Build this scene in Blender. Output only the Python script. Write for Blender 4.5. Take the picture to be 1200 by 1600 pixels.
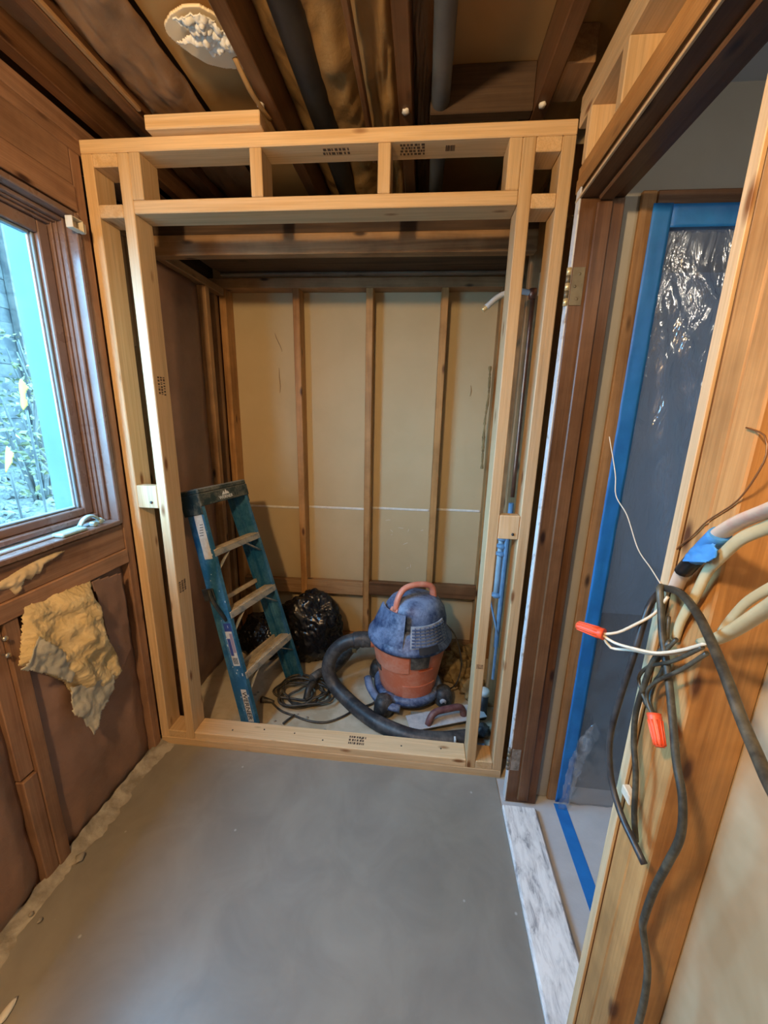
import bpy, bmesh, math, random
from mathutils import Vector, Matrix, Euler, noise
random.seed(7)
SC = bpy.context.scene
COL = SC.collection
for o in list(bpy.data.objects): bpy.data.objects.remove(o)

# ------------------------------------------------------------------ camera
cam_d = bpy.data.cameras.new('camera'); cam = bpy.data.objects.new('camera', cam_d); COL.objects.link(cam)
pitch, yaw, roll = 0.2445, 0.0918, 0.0241
F = Vector((-math.sin(yaw)*math.cos(pitch), math.cos(yaw)*math.cos(pitch), -math.sin(pitch)))
Rr = Vector((math.cos(yaw), math.sin(yaw), 0)); U = Rr.cross(F)
R2 = math.cos(roll)*Rr + math.sin(roll)*U; U2 = -math.sin(roll)*Rr + math.cos(roll)*U
cam.matrix_world = Matrix(((R2.x, U2.x, -F.x, 1.1224), (R2.y, U2.y, -F.y, -1.3649), (R2.z, U2.z, -F.z, 1.4822), (0, 0, 0, 1)))
cam_d.sensor_fit = 'VERTICAL'; cam_d.sensor_height = 36; cam_d.lens = 36*604.5/1600
cam_d.clip_start = 0.01
SC.camera = cam

# ------------------------------------------------------------------ world (open overcast-blue sky)
w = bpy.data.worlds.new('sky'); SC.world = w; w.use_nodes = True
bg = w.node_tree.nodes['Background']; bg.inputs[0].default_value = (0.34, 0.62, 1.0, 1); bg.inputs[1].default_value = 28.0
# daylight enters by the window only: a sampling portal sits in its opening
pd = bpy.data.lights.new('window_portal', 'AREA'); pd.shape = 'RECTANGLE'; pd.size = 1.0; pd.size_y = 0.9
pd.cycles.is_portal = True
po = bpy.data.objects.new('window_portal', pd); COL.objects.link(po); po.location = (-0.16, -0.62, 1.58); po.rotation_euler = (0, -math.pi/2, 0)
# warm bulb of the work light hung behind the photographer
def lamp(name, loc, watts, col, rad):
    d = bpy.data.lights.new(name, 'POINT'); d.energy = watts; d.color = col; d.shadow_soft_size = rad
    o = bpy.data.objects.new(name, d); COL.objects.link(o); o.location = loc; return o
lamp('work_light', (0.62, -1.55, 2.12), 80, (1.0, 0.66, 0.33), 0.05)
lamp('hall_fill', (2.15, -1.25, 2.2), 7, (1.0, 0.86, 0.68), 0.08)  # added fill that brightens the hall wall; no known fixture there
SC.view_settings.view_transform = 'Standard'; SC.view_settings.look = 'None'
SC.view_settings.gamma = 1; SC.view_settings.use_curve_mapping = False
SC.view_settings.exposure = 0.12

# ------------------------------------------------------------------ materials
MATS = {}
def newmat(name):
    m = bpy.data.materials.new(name); m.use_nodes = True; nt = m.node_tree
    return m, nt, nt.nodes['Principled BSDF']
def N(nt, t, **k):
    n = nt.nodes.new(t)
    for a, b in k.items(): setattr(n, a, b)
    return n
def ramp(nt, stops):
    r = N(nt, 'ShaderNodeValToRGB'); el = r.color_ramp.elements
    while len(el) < len(stops): el.new(0.5)
    for e, (p, c) in zip(el, stops): e.position = p; e.color = (*c, 1)
    return r
def coords(nt, rnd=True):
    tc = N(nt, 'ShaderNodeTexCoord')
    if not rnd: return tc.outputs['Object']
    oi = N(nt, 'ShaderNodeObjectInfo'); mu = N(nt, 'ShaderNodeVectorMath', operation='SCALE')
    mu.inputs[0].default_value = (17, 29, 11); nt.links.new(oi.outputs['Random'], mu.inputs['Scale'])
    ad = N(nt, 'ShaderNodeVectorMath', operation='ADD')
    nt.links.new(tc.outputs['Object'], ad.inputs[0]); nt.links.new(mu.outputs[0], ad.inputs[1])
    return ad.outputs[0]
def mapping(nt, v, sc):
    mp = N(nt, 'ShaderNodeMapping'); mp.inputs['Scale'].default_value = sc; nt.links.new(v, mp.inputs['Vector']); return mp.outputs[0]
def noise_n(nt, v, scale, detail=3, rough=0.55, dist=0.0):
    n = N(nt, 'ShaderNodeTexNoise'); n.inputs['Scale'].default_value = scale; n.inputs['Detail'].default_value = detail
    n.inputs['Roughness'].default_value = rough; n.inputs['Distortion'].default_value = dist
    nt.links.new(v, n.inputs['Vector']); return n.outputs['Fac']
def mixc(nt, fac, a, b, mode='MIX'):
    m = N(nt, 'ShaderNodeMix', data_type='RGBA', blend_type=mode)
    for s, v in ((0, fac), (6, a), (7, b)):
        if hasattr(v, 'links') or hasattr(v, 'is_linked'): nt.links.new(v, m.inputs[s])
        else: m.inputs[s].default_value = v if s == 0 else (*v, 1)
    return m.outputs[2]
def bump(nt, b, h, strength, dist=0.01):
    bn = N(nt, 'ShaderNodeBump'); bn.inputs['Strength'].default_value = strength; bn.inputs['Distance'].default_value = dist
    nt.links.new(h, bn.inputs['Height']); nt.links.new(bn.outputs[0], b.inputs['Normal'])

WOODS = {  # light, dark, knot, roughness, value spread
    'new': ((0.70, 0.50, 0.29), (0.61, 0.40, 0.20), (0.22, 0.09, 0.03), 0.55, 0.16),
    'old': ((0.40, 0.235, 0.11), (0.23, 0.12, 0.05), (0.06, 0.03, 0.015), 0.65, 0.25),
    'red': ((0.36, 0.205, 0.125), (0.25, 0.13, 0.075), (0.05, 0.02, 0.012), 0.6, 0.22),
    'fir': ((0.55, 0.29, 0.105), (0.36, 0.165, 0.05), (0.11, 0.04, 0.015), 0.5, 0.16),
    'dark': ((0.20, 0.095, 0.042), (0.115, 0.05, 0.021), (0.03, 0.012, 0.008), 0.4, 0.2),
    'black': ((0.075, 0.045, 0.026), (0.035, 0.02, 0.012), (0.02, 0.01, 0.006), 0.7, 0.3),  # also puts shade into the upper soffit beam and the hinge stud
    'grey': ((0.30, 0.255, 0.20), (0.17, 0.135, 0.10), (0.06, 0.04, 0.03), 0.7, 0.2),
}
def wood(kind, axis):
    key = ('wood', kind, axis)
    if key in MATS: return MATS[key]
    c1, c2, ck, rg, sp = WOODS[kind]
    m, nt, b = newmat('wood_%s_%s' % (kind, axis)); v = coords(nt)
    ai = 'xyz'.index(axis)
    def sc(al, ac): s = [ac]*3; s[ai] = al; return s
    g1 = noise_n(nt, mapping(nt, v, sc(0.9, 22)), 1.0, 3, 0.6, 0.8)
    g2 = noise_n(nt, mapping(nt, v, sc(5, 230)), 1.0, 2)
    r = ramp(nt, [(0.32, c2), (0.52, c1), (0.72, tuple(x*0.8 for x in c1))]); nt.links.new(g1, r.inputs[0])
    fr = ramp(nt, [(0.3, (0.86, 0.845, 0.83)), (0.65, (1.03, 1.03, 1.03))]); nt.links.new(g2, fr.inputs[0])
    c = mixc(nt, 1.0, r.outputs[0], fr.outputs[0], 'MULTIPLY')
    vo = N(nt, 'ShaderNodeTexVoronoi'); vo.inputs['Scale'].default_value = 1.0
    nt.links.new(mapping(nt, v, sc(4.5, 13)), vo.inputs['Vector'])
    kr = ramp(nt, [(0.06, (1, 1, 1)), (0.15, (0, 0, 0))]); nt.links.new(vo.outputs['Distance'], kr.inputs[0])
    c = mixc(nt, kr.outputs[0], c, ck)
    st = ramp(nt, [(0.42, (1, 1, 1)), (0.62, (0.74, 0.72, 0.70))]); nt.links.new(noise_n(nt, v, 5, 4, 0.65), st.inputs[0])
    if kind != 'new': c = mixc(nt, 1.0, c, st.outputs[0], 'MULTIPLY')
    oi = N(nt, 'ShaderNodeObjectInfo'); mr = N(nt, 'ShaderNodeMapRange'); mr.inputs[3].default_value = 1-sp; mr.inputs[4].default_value = 1+sp*0.5
    nt.links.new(oi.outputs['Random'], mr.inputs[0])
    hs = N(nt, 'ShaderNodeHueSaturation'); nt.links.new(mr.outputs[0], hs.inputs['Value']); nt.links.new(c, hs.inputs['Color'])
    nt.links.new(hs.outputs[0], b.inputs['Base Color']); b.inputs['Roughness'].default_value = rg
    b.inputs['Specular IOR Level'].default_value = 0.35
    bump(nt, b, g2, 0.25, 0.002)
    MATS[key] = m; return m
def plain(name, c1, c2=None, scale=8, rough=0.5, metal=0.0, spec=0.5, bmp=0.0, bscale=60, bdist=0.004, detail=4, rnd=False, lo=0.38, hi=0.62, rr=None, coat=0.0):
    if name in MATS: return MATS[name]
    m, nt, b = newmat(name); v = coords(nt, rnd)
    b.inputs['Roughness'].default_value = rough; b.inputs['Metallic'].default_value = metal; b.inputs['Specular IOR Level'].default_value = spec
    if c2 is None: b.inputs['Base Color'].default_value = (*c1, 1)
    else:
        n = noise_n(nt, v, scale, detail, 0.6, 0.3); r = ramp(nt, [(lo, c1), (hi, c2)]); nt.links.new(n, r.inputs[0]); nt.links.new(r.outputs[0], b.inputs['Base Color'])
    if rr:
        n2 = noise_n(nt, v, scale*1.7, 3); q = N(nt, 'ShaderNodeMapRange'); q.inputs[1].default_value = 0.3; q.inputs[2].default_value = 0.7
        q.inputs[3].default_value = rr[0]; q.inputs[4].default_value = rr[1]; nt.links.new(n2, q.inputs[0]); nt.links.new(q.outputs[0], b.inputs['Roughness'])
    if bmp: bump(nt, b, noise_n(nt, v, bscale, 5, 0.6), bmp, bdist)
    if coat: b.inputs['Coat Weight'].default_value = coat
    MATS[name] = m; return m
def dusty(name, base, dust, scale=9, lo=0.42, hi=0.66, rough=0.55, fine=90, up=0.0):
    """base colour with a patchy film of dust and specks; a little more on upward faces"""
    if name in MATS: return MATS[name]
    m, nt, b = newmat(name); v = coords(nt, False)
    n = noise_n(nt, v, scale, 5, 0.65, 0.4); n2 = noise_n(nt, v, fine, 3, 0.7)
    ad = N(nt, 'ShaderNodeMath', operation='MULTIPLY_ADD'); nt.links.new(n2, ad.inputs[0]); ad.inputs[1].default_value = 0.35; nt.links.new(n, ad.inputs[2])
    src = ad.outputs[0]
    if up:
        ge = N(nt, 'ShaderNodeNewGeometry'); sx = N(nt, 'ShaderNodeSeparateXYZ'); nt.links.new(ge.outputs['Normal'], sx.inputs[0])
        a2 = N(nt, 'ShaderNodeMath', operation='MULTIPLY_ADD'); nt.links.new(sx.outputs[2], a2.inputs[0]); a2.inputs[1].default_value = up; nt.links.new(src, a2.inputs[2]); src = a2.outputs[0]
    r = ramp(nt, [(lo+0.17, base), (hi+0.17, dust)]); nt.links.new(src, r.inputs[0]); nt.links.new(r.outputs[0], b.inputs['Base Color'])
    b.inputs['Roughness'].default_value = rough; MATS[name] = m; return m

def concrete():
    m, nt, b = newmat('floor_levelling_concrete'); v = coords(nt, False)
    n = noise_n(nt, v, 1.7, 2, 0.45, 0.3); r = ramp(nt, [(0.15, (0.195, 0.18, 0.15)), (0.5, (0.245, 0.232, 0.205)), (0.85, (0.30, 0.29, 0.262))]); r.color_ramp.interpolation = 'EASE'; nt.links.new(n, r.inputs[0])
    n2 = noise_n(nt, v, 16, 4, 0.7); r2 = ramp(nt, [(0.70, (1, 1, 1)), (0.80, (1.18, 1.18, 1.16))]); nt.links.new(n2, r2.inputs[0])
    c = mixc(nt, 1.0, r.outputs[0], r2.outputs[0], 'MULTIPLY')
    r3 = ramp(nt, [(0.25, (0.86, 0.86, 0.87)), (0.75, (1.12, 1.12, 1.10))]); r3.color_ramp.interpolation = 'EASE'; nt.links.new(noise_n(nt, v, 5.0, 4, 0.6, 0.6), r3.inputs[0])
    c = mixc(nt, 1.0, c, r3.outputs[0], 'MULTIPLY')
    vo = N(nt, 'ShaderNodeTexVoronoi'); vo.inputs['Scale'].default_value = 9.0; nt.links.new(v, vo.inputs['Vector'])
    r4 = ramp(nt, [(0.025, (1, 1, 1)), (0.05, (0, 0, 0))]); nt.links.new(vo.outputs['Distance'], r4.inputs[0])
    c = mixc(nt, r4.outputs[0], c, (0.42, 0.41, 0.39))
    nt.links.new(c, b.inputs['Base Color'])
    q = N(nt, 'ShaderNodeMapRange'); q.interpolation_type = 'SMOOTHSTEP'; q.inputs[1].default_value = 0.1; q.inputs[2].default_value = 0.9; q.inputs[3].default_value = 0.27; q.inputs[4].default_value = 0.42
    nt.links.new(n, q.inputs[0]); nt.links.new(q.outputs[0], b.inputs['Roughness']); b.inputs['Specular IOR Level'].default_value = 0.6
    bump(nt, b, noise_n(nt, v, 5, 4), 0.25, 0.006); return m
def marble():
    m, nt, b = newmat('grey_veined_marble'); mp_ = N(nt, 'ShaderNodeMapping'); mp_.inputs['Rotation'].default_value = (0, 0, 0.9); mp_.inputs['Scale'].default_value = (2.0, 0.6, 1.0); nt.links.new(coords(nt, False), mp_.inputs['Vector']); v = mp_.outputs[0]
    n = noise_n(nt, v, 24, 5, 0.65, 0.5); r = ramp(nt, [(0.34, (0.30, 0.31, 0.33)), (0.45, (0.66, 0.66, 0.66)), (0.6, (0.86, 0.86, 0.85))]); nt.links.new(n, r.inputs[0])
    nt.links.new(r.outputs[0], b.inputs['Base Color']); b.inputs['Roughness'].default_value = 0.3; bump(nt, b, n, 0.15, 0.003); return m
def plastic_sheet():
    m, nt, b = newmat('clear_plastic_sheeting'); out = nt.nodes['Material Output']; v = coords(nt, False)
    gl = N(nt, 'ShaderNodeBsdfGlossy'); gl.inputs['Roughness'].default_value = 0.16; gl.inputs['Color'].default_value = (1, 1, 1, 1)
    df = N(nt, 'ShaderNodeBsdfDiffuse'); df.inputs['Color'].default_value = (0.62, 0.66, 0.72, 1)
    tr = N(nt, 'ShaderNodeBsdfTransparent'); tr.inputs['Color'].default_value = (0.92, 0.94, 0.96, 1)
    m1 = N(nt, 'ShaderNodeMixShader'); m1.inputs[0].default_value = 0.06; nt.links.new(tr.outputs[0], m1.inputs[1]); nt.links.new(df.outputs[0], m1.inputs[2])
    fr = N(nt, 'ShaderNodeLayerWeight'); fr.inputs[0].default_value = 0.35
    pw = N(nt, 'ShaderNodeMath', operation='POWER'); nt.links.new(fr.outputs['Facing'], pw.inputs[0]); pw.inputs[1].default_value = 3.0
    ad = N(nt, 'ShaderNodeMath', operation='MULTIPLY_ADD'); nt.links.new(pw.outputs[0], ad.inputs[0]); ad.inputs[1].default_value = 0.6; ad.inputs[2].default_value = 0.12
    m2 = N(nt, 'ShaderNodeMixShader'); nt.links.new(ad.outputs[0], m2.inputs[0]); nt.links.new(m1.outputs[0], m2.inputs[1]); nt.links.new(gl.outputs[0], m2.inputs[2])
    bn = N(nt, 'ShaderNodeBump'); bn.inputs['Strength'].default_value = 0.8; bn.inputs['Distance'].default_value = 0.014
    nt.links.new(noise_n(nt, mapping(nt, v, (9, 9, 3.2)), 1.6, 4, 0.6, 1.2), bn.inputs['Height'])
    nt.links.new(bn.outputs[0], gl.inputs['Normal'])
    nt.links.new(m2.outputs[0], out.inputs[0]); return m
def glass():
    m, nt, b = newmat('window_glass'); out = nt.nodes['Material Output']
    gl = N(nt, 'ShaderNodeBsdfGlossy'); gl.inputs['Roughness'].default_value = 0.02
    tr = N(nt, 'ShaderNodeBsdfTransparent'); tr.inputs['Color'].default_value = (0.80, 0.95, 0.97, 1)
    fr = N(nt, 'ShaderNodeLayerWeight'); fr.inputs[0].default_value = 0.5
    pw = N(nt, 'ShaderNodeMath', operation='POWER'); nt.links.new(fr.outputs['Facing'], pw.inputs[0]); pw.inputs[1].default_value = 28.0
    ad = N(nt, 'ShaderNodeMath', operation='MULTIPLY_ADD'); nt.links.new(pw.outputs[0], ad.inputs[0]); ad.inputs[1].default_value = 0.7; ad.inputs[2].default_value = 0.03
    mx = N(nt, 'ShaderNodeMixShader'); nt.links.new(ad.outputs[0], mx.inputs[0]); nt.links.new(tr.outputs[0], mx.inputs[1]); nt.links.new(gl.outputs[0], mx.inputs[2])
    nt.links.new(mx.outputs[0], out.inputs[0]); return m
CONC, MARBLE, SHEET, GLASS = concrete(), marble(), plastic_sheet(), glass()
KRAFT = plain('kraft_paper', (0.20, 0.11, 0.055), (0.32, 0.185, 0.095), 4, 0.65, bmp=0.5, bscale=14, bdist=0.008, lo=0.3, hi=0.7)
KRAFTL = plain('kraft_paper_left_wall', (0.20, 0.115, 0.08), (0.29, 0.17, 0.12), 5, 0.42, bmp=0.5, bscale=12, bdist=0.01, lo=0.3, hi=0.7)
KRAFTC = plain('kraft_paper_ceiling', (0.26, 0.145, 0.05), (0.44, 0.26, 0.09), 3.5, 0.7, bmp=0.5, bscale=11, bdist=0.01, lo=0.3, hi=0.7)
TANBOARD = plain('ceiling_backer_board', (0.38, 0.215, 0.075), (0.45, 0.26, 0.095), 3, 0.7)
DRYTAN = plain('drywall_tan_paper', (0.50, 0.385, 0.215), (0.56, 0.435, 0.25), 2.5, 0.75, bmp=0.1, bscale=30, lo=0.3, hi=0.7)
DRYNEAR = plain('drywall_buff_paper', (0.40, 0.29, 0.16), (0.54, 0.42, 0.26), 3.5, 0.7, bmp=0.1, bscale=30)
DRYGREY = plain('painted_drywall', (0.36, 0.355, 0.33), (0.40, 0.395, 0.37), 3, 0.7, bmp=0.08, bscale=90)
WHITE = plain('white_compound', (0.66, 0.64, 0.58), (0.78, 0.76, 0.70), 25, 0.7, bmp=0.2, bscale=60)
CREAM = plain('cream_ceiling_paper', (0.70, 0.58, 0.40), (0.78, 0.66, 0.47), 5, 0.7)
FIBRE = plain('yellow_fiberglass', (0.50, 0.37, 0.18), (0.72, 0.58, 0.34), 9, 0.95, spec=0.1, bmp=0.6, bscale=60, bdist=0.008, lo=0.3, hi=0.66)
GREYPAPER = plain('grey_torn_paper', (0.33, 0.32, 0.27), (0.50, 0.47, 0.38), 14, 0.35, bmp=0.6, bscale=20, bdist=0.01)
FOAM = plain('spray_foam', (0.52, 0.40, 0.24), (0.62, 0.50, 0.32), 20, 0.6)
BLUETAPE = plain('blue_masking_tape', (0.012, 0.14, 0.44), (0.018, 0.19, 0.54), 7, 0.5, bmp=0.25, bscale=30)
BLACKPIPE = plain('black_abs_pipe', (0.018, 0.018, 0.02), (0.04, 0.038, 0.036), 8, 0.5)
GREYPIPE = plain('grey_iron_pipe', (0.075, 0.08, 0.082), (0.11, 0.112, 0.108), 8, 0.55)
COPPER = plain('aged_copper', (0.42, 0.17, 0.09), (0.26, 0.12, 0.08), 14, 0.4, metal=0.8)
CHROME = plain('dull_chrome', (0.62, 0.60, 0.55), None, rough=0.3, metal=0.9)
BRASS = plain('hinge_plate_steel', (0.16, 0.125, 0.075), (0.22, 0.18, 0.11), 20, 0.5, metal=0.4)
RUSTHINGE = plain('corroded_hinge', (0.17, 0.14, 0.11), (0.33, 0.30, 0.27), 30, 0.6, metal=0.3)
KNUCKLE = plain('brass_knuckle', (0.75, 0.60, 0.32), None, rough=0.35, metal=0.5)
PAINTEDGE = plain('chipped_white_paint', (0.62, 0.63, 0.64), (0.30, 0.22, 0.16), 22, 0.55, lo=0.55, hi=0.70)
WINBROWN = plain('brown_window_cladding', (0.17, 0.108, 0.088), (0.22, 0.142, 0.115), 7, 0.33, rr=(0.22, 0.38))
WINGREY = plain('grey_glazing_bead', (0.20, 0.25, 0.28), None, rough=0.35)
WINALU = plain('pale_metal_track', (0.58, 0.62, 0.66), None, rough=0.3, metal=0.5)
PLASTW = plain('ivory_plastic', (0.62, 0.55, 0.42), (0.68, 0.62, 0.50), 40, 0.4)
CRANKW = plain('pale_green_crank', (0.32, 0.46, 0.44), (0.42, 0.54, 0.52), 30, 0.35, metal=0.3)
SUBFLOOR = plain('dusty_subfloor', (0.38, 0.32, 0.22), (0.52, 0.46, 0.35), 7, 0.8, bmp=0.2, bscale=30)
HALLFLOOR = plain('floor_protection_film', (0.42, 0.42, 0.43), (0.52, 0.52, 0.53), 3, 0.22, spec=0.6, bmp=0.3, bscale=9, bdist=0.008)
MORTAR = plain('rough_mortar', (0.235, 0.21, 0.17), (0.42, 0.39, 0.335), 14, 0.85, bmp=0.6, bscale=45, bdist=0.008)
LADBLUE = dusty('blue_fiberglass_rail', (0.012, 0.10, 0.21), (0.08, 0.23, 0.36), 7, 0.44, 0.70, 0.4, 70)
LADSPOT = plain('white_paint_drip', (0.62, 0.66, 0.68), None, rough=0.6)
LADSTEP = dusty('dusty_aluminium_step', (0.30, 0.235, 0.15), (0.56, 0.47, 0.33), 14, 0.30, 0.60, 0.7, 120)
LADEDGE = dusty('paint_marked_step_edge', (0.06, 0.12, 0.18), (0.34, 0.33, 0.29), 16, 0.30, 0.55, 0.55, 80)
LADCAP = dusty('dark_green_cap', (0.012, 0.03, 0.032), (0.20, 0.19, 0.15), 10, 0.46, 0.72, 0.5, 90, up=0.22)
LADDARK = plain('dark_steel_bracket', (0.03, 0.035, 0.035), (0.07, 0.07, 0.065), 20, 0.45, metal=0.4)
STICKW = plain('white_sticker', (0.62, 0.60, 0.54), (0.50, 0.47, 0.40), 30, 0.5)
STICKB = plain('navy_print', (0.03, 0.06, 0.22), None, rough=0.5)
INK = plain('black_print', (0.02, 0.02, 0.025), None, rough=0.6)
INKW = plain('white_print', (0.75, 0.76, 0.74), None, rough=0.6)
STAMPINK = plain('stamp_ink', (0.09, 0.055, 0.035), None, rough=0.7)
BAGBLK = plain('black_bag_plastic', (0.006, 0.006, 0.008), None, rough=0.26, spec=0.6, bmp=0.2, bscale=13, bdist=0.01)
VACOR = dusty('orange_vacuum_plastic', (0.56, 0.155, 0.075), (0.62, 0.34, 0.25), 6, 0.42, 0.85, 0.42, 60)
VACBL = dusty('dusty_navy_plastic', (0.010, 0.026, 0.085), (0.19, 0.25, 0.38), 9, 0.40, 0.72, 0.5, 70, up=0.10)
VACHAND = plain('faded_orange_plastic', (0.66, 0.20, 0.12), (0.72, 0.30, 0.20), 15, 0.45)
VACDK = dusty('dusty_black_plastic', (0.016, 0.018, 0.022), (0.20, 0.19, 0.17), 9, 0.42, 0.80, 0.55, 70)
VENTG = plain('vent_dust', (0.38, 0.40, 0.44), (0.24, 0.27, 0.32), 30, 0.7)
HOSE = dusty('dusty_black_hose', (0.022, 0.023, 0.027), (0.13, 0.125, 0.12), 10, 0.42, 0.80, 0.5, 60)
CORDBLK = dusty('black_cord_rubber', (0.018, 0.017, 0.016), (0.11, 0.095, 0.07), 18, 0.42, 0.75, 0.5, 60)
TROWST = dusty('dusty_steel_blade', (0.30, 0.31, 0.34), (0.52, 0.51, 0.50), 9, 0.3, 0.6, 0.4, 60)
TROWHA = plain('maroon_handle', (0.10, 0.035, 0.04), (0.20, 0.10, 0.09), 20, 0.5)
DEBRIS = plain('insulation_debris', (0.16, 0.105, 0.04), (0.34, 0.25, 0.11), 15, 0.9, bmp=0.6, bscale=40)
BLUEMET = plain('blue_painted_steel', (0.17, 0.25, 0.36), (0.27, 0.34, 0.44), 15, 0.45)
PIPEPLAS = plain('grey_plastic_pipe', (0.42, 0.45, 0.48), (0.5, 0.53, 0.55), 10, 0.45)
CABBLK = dusty('black_cable_jacket', (0.028, 0.026, 0.020), (0.13, 0.12, 0.085), 22, 0.42, 0.80, 0.45, 120)
CABDK = plain('dark_cable_jacket', (0.015, 0.016, 0.02), (0.05, 0.05, 0.052), 30, 0.4)
CABCR = plain('cream_cable_jacket', (0.60, 0.47, 0.25), (0.68, 0.56, 0.33), 14, 0.45)
CABPK = plain('pinkish_white_cable_jacket', (0.74, 0.56, 0.42), (0.70, 0.38, 0.30), 24, 0.45, lo=0.5, hi=0.68)
CABWH = plain('white_conductor', (0.72, 0.66, 0.52), (0.62, 0.54, 0.40), 20, 0.5)
BARECU = plain('bare_copper_wire', (0.30, 0.14, 0.06), None, rough=0.4, metal=0.6)
NUTRED = plain('red_orange_wire_nut', (0.70, 0.075, 0.025), (0.80, 0.11, 0.04), 20, 0.45)
BLACKTAPE = plain('black_electrical_tape', (0.012, 0.012, 0.013), None, rough=0.35)
LIGHTBLUE = plain('light_blue_painters_tape', (0.05, 0.25, 0.62), (0.07, 0.30, 0.70), 20, 0.55, bmp=0.3, bscale=60)
STUCCO = plain('pale_aqua_stucco', (0.075, 0.125, 0.135), (0.085, 0.138, 0.148), 6, 0.85, bmp=0.3, bscale=70)
GRAVEL = plain('garden_gravel', (0.055, 0.055, 0.045), (0.15, 0.14, 0.11), 28, 0.9, bmp=0.9, bscale=40, bdist=0.03)
STONE = plain('gravel_stone', (0.07, 0.07, 0.06), (0.17, 0.16, 0.13), 5, 0.9, rnd=True)
FENCEW = plain('weathered_board', (0.035, 0.037, 0.033), (0.085, 0.08, 0.065), 9, 0.85, rnd=True)
LEAFG = plain('green_leaf', (0.05, 0.06, 0.028), (0.17, 0.15, 0.05), 6, 0.6, rnd=True)
LEAFY = plain('yellow_leaf', (0.30, 0.22, 0.02), (0.34, 0.22, 0.02), 6, 0.6)
VINEST = plain('vine_stem', (0.05, 0.05, 0.042), (0.10, 0.095, 0.08), 8, 0.85)
DARKROOM = plain('room_shade_surface', (0.05, 0.05, 0.052), None, rough=0.8)  # darkness of the unlit room put into the surface colour

# ------------------------------------------------------------------ object helpers
ORG = {}
def place(o, par, c):
    COL.objects.link(o)
    if par is not None:
        o.parent = par; o.location = Vector(c) - ORG[par.name]
    else: o.location = c
    ORG[o.name] = Vector(c)
    return o
def tag(o, label, cat, group=None):
    o['label'] = label; o['category'] = cat
    if group: o['group'] = group
    return o
def struct(o): o['kind'] = 'structure'; return o
def empty(name, loc=(0, 0, 0), rot=None, local=False):
    o = bpy.data.objects.new(name, None); o.empty_display_size = 0.05; COL.objects.link(o); o.location = loc
    if rot is not None: o.rotation_euler = rot
    ORG[o.name] = Vector((0, 0, 0)) if local else Vector(loc)
    return o
def fin(name, bm, m, par, c, smooth=False):
    """bm is in the builder's frame; its mesh is re-centred on c"""
    bmesh.ops.translate(bm, verts=bm.verts, vec=-Vector(c))
    bmesh.ops.recalc_face_normals(bm, faces=bm.faces)
    me = bpy.data.meshes.new(name); bm.to_mesh(me); bm.free()
    if smooth:
        for p in me.polygons: p.use_smooth = True
    for mm in (m if isinstance(m, (list, tuple)) else [m]): me.materials.append(mm)
    return place(bpy.data.objects.new(name, me), par, c)
def bm_box(bm, lo, hi, bev=0.0, mi=0):
    lo, hi = Vector(lo), Vector(hi)
    r = bmesh.ops.create_cube(bm, size=1); vs = r['verts']; s = hi-lo; c = (hi+lo)/2
    for v in vs: v.co = Vector((v.co.x*s.x, v.co.y*s.y, v.co.z*s.z)) + c
    fs = {f for v in vs for f in v.link_faces}
    for f in fs: f.material_index = mi
    if bev:
        es = list({e for v in vs for e in v.link_edges})
        bmesh.ops.bevel(bm, geom=es, offset=min(bev, min(s)*0.3), segments=1, affect='EDGES')
    return vs
def box(name, lo, hi, m, par=None, bev=0.002, base=False):
    bm = bmesh.new(); bm_box(bm, lo, hi, bev)
    c = (Vector(lo)+Vector(hi))/2
    if base: c.z = min(lo[2], hi[2])
    return fin(name, bm, m, par, c)
def timber(name, lo, hi, kind, par=None, bev=0.0025, tilt=None):
    s = [abs(hi[i]-lo[i]) for i in range(3)]; ax = 'xyz'[s.index(max(s))]
    o = box(name, lo, hi, wood(kind, ax), par, bev)
    if tilt: o.rotation_euler = tilt
    return o
def spline(pts, step=0.012):
    P = [Vector(p) for p in pts]; out = []
    if len(P) == 2: P = [P[0], (P[0]+P[1])/2, P[1]]
    Q = [2*P[0]-P[1]] + P + [2*P[-1]-P[-2]]
    for i in range(1, len(Q)-2):
        a, b, c, d = Q[i-1:i+3]; n = max(2, int((c-b).length/step))
        for k in range(n):
            t = k/n; t2 = t*t; t3 = t2*t
            out.append(0.5*((2*b)+(c-a)*t+(2*a-5*b+4*c-d)*t2+(3*b-a-3*c+d)*t3))
    out.append(P[-1]); return out
def bm_tube(bm, pts, r, seg=8, step=0.012, rf=None, flat=1.0, raw=False, mi=0):
    P = [Vector(p) for p in pts] if raw else spline(pts, step)
    T = [(P[min(i+1, len(P)-1)]-P[max(i-1, 0)]).normalized() for i in range(len(P))]
    up = Vector((0, 0, 1)) if abs(T[0].z) < 0.9 else Vector((1, 0, 0))
    n = T[0].cross(up).normalized(); rings = []
    for i, (p, t) in enumerate(zip(P, T)):
        n = (n - t*n.dot(t)).normalized(); b = t.cross(n)
        rad = r*(rf(i/(len(P)-1), i) if rf else 1)
        rings.append([bm.verts.new(p + n*math.cos(a)*rad + b*math.sin(a)*rad*flat) for a in (2*math.pi*k/seg for k in range(seg))])
    for A, B in zip(rings, rings[1:]):
        for k in range(seg):
            f = bm.faces.new((A[k], A[(k+1) % seg], B[(k+1) % seg], B[k])); f.material_index = mi; f.smooth = True
    for ring in (rings[0], rings[-1]): bm.faces.new(ring).material_index = mi
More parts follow.
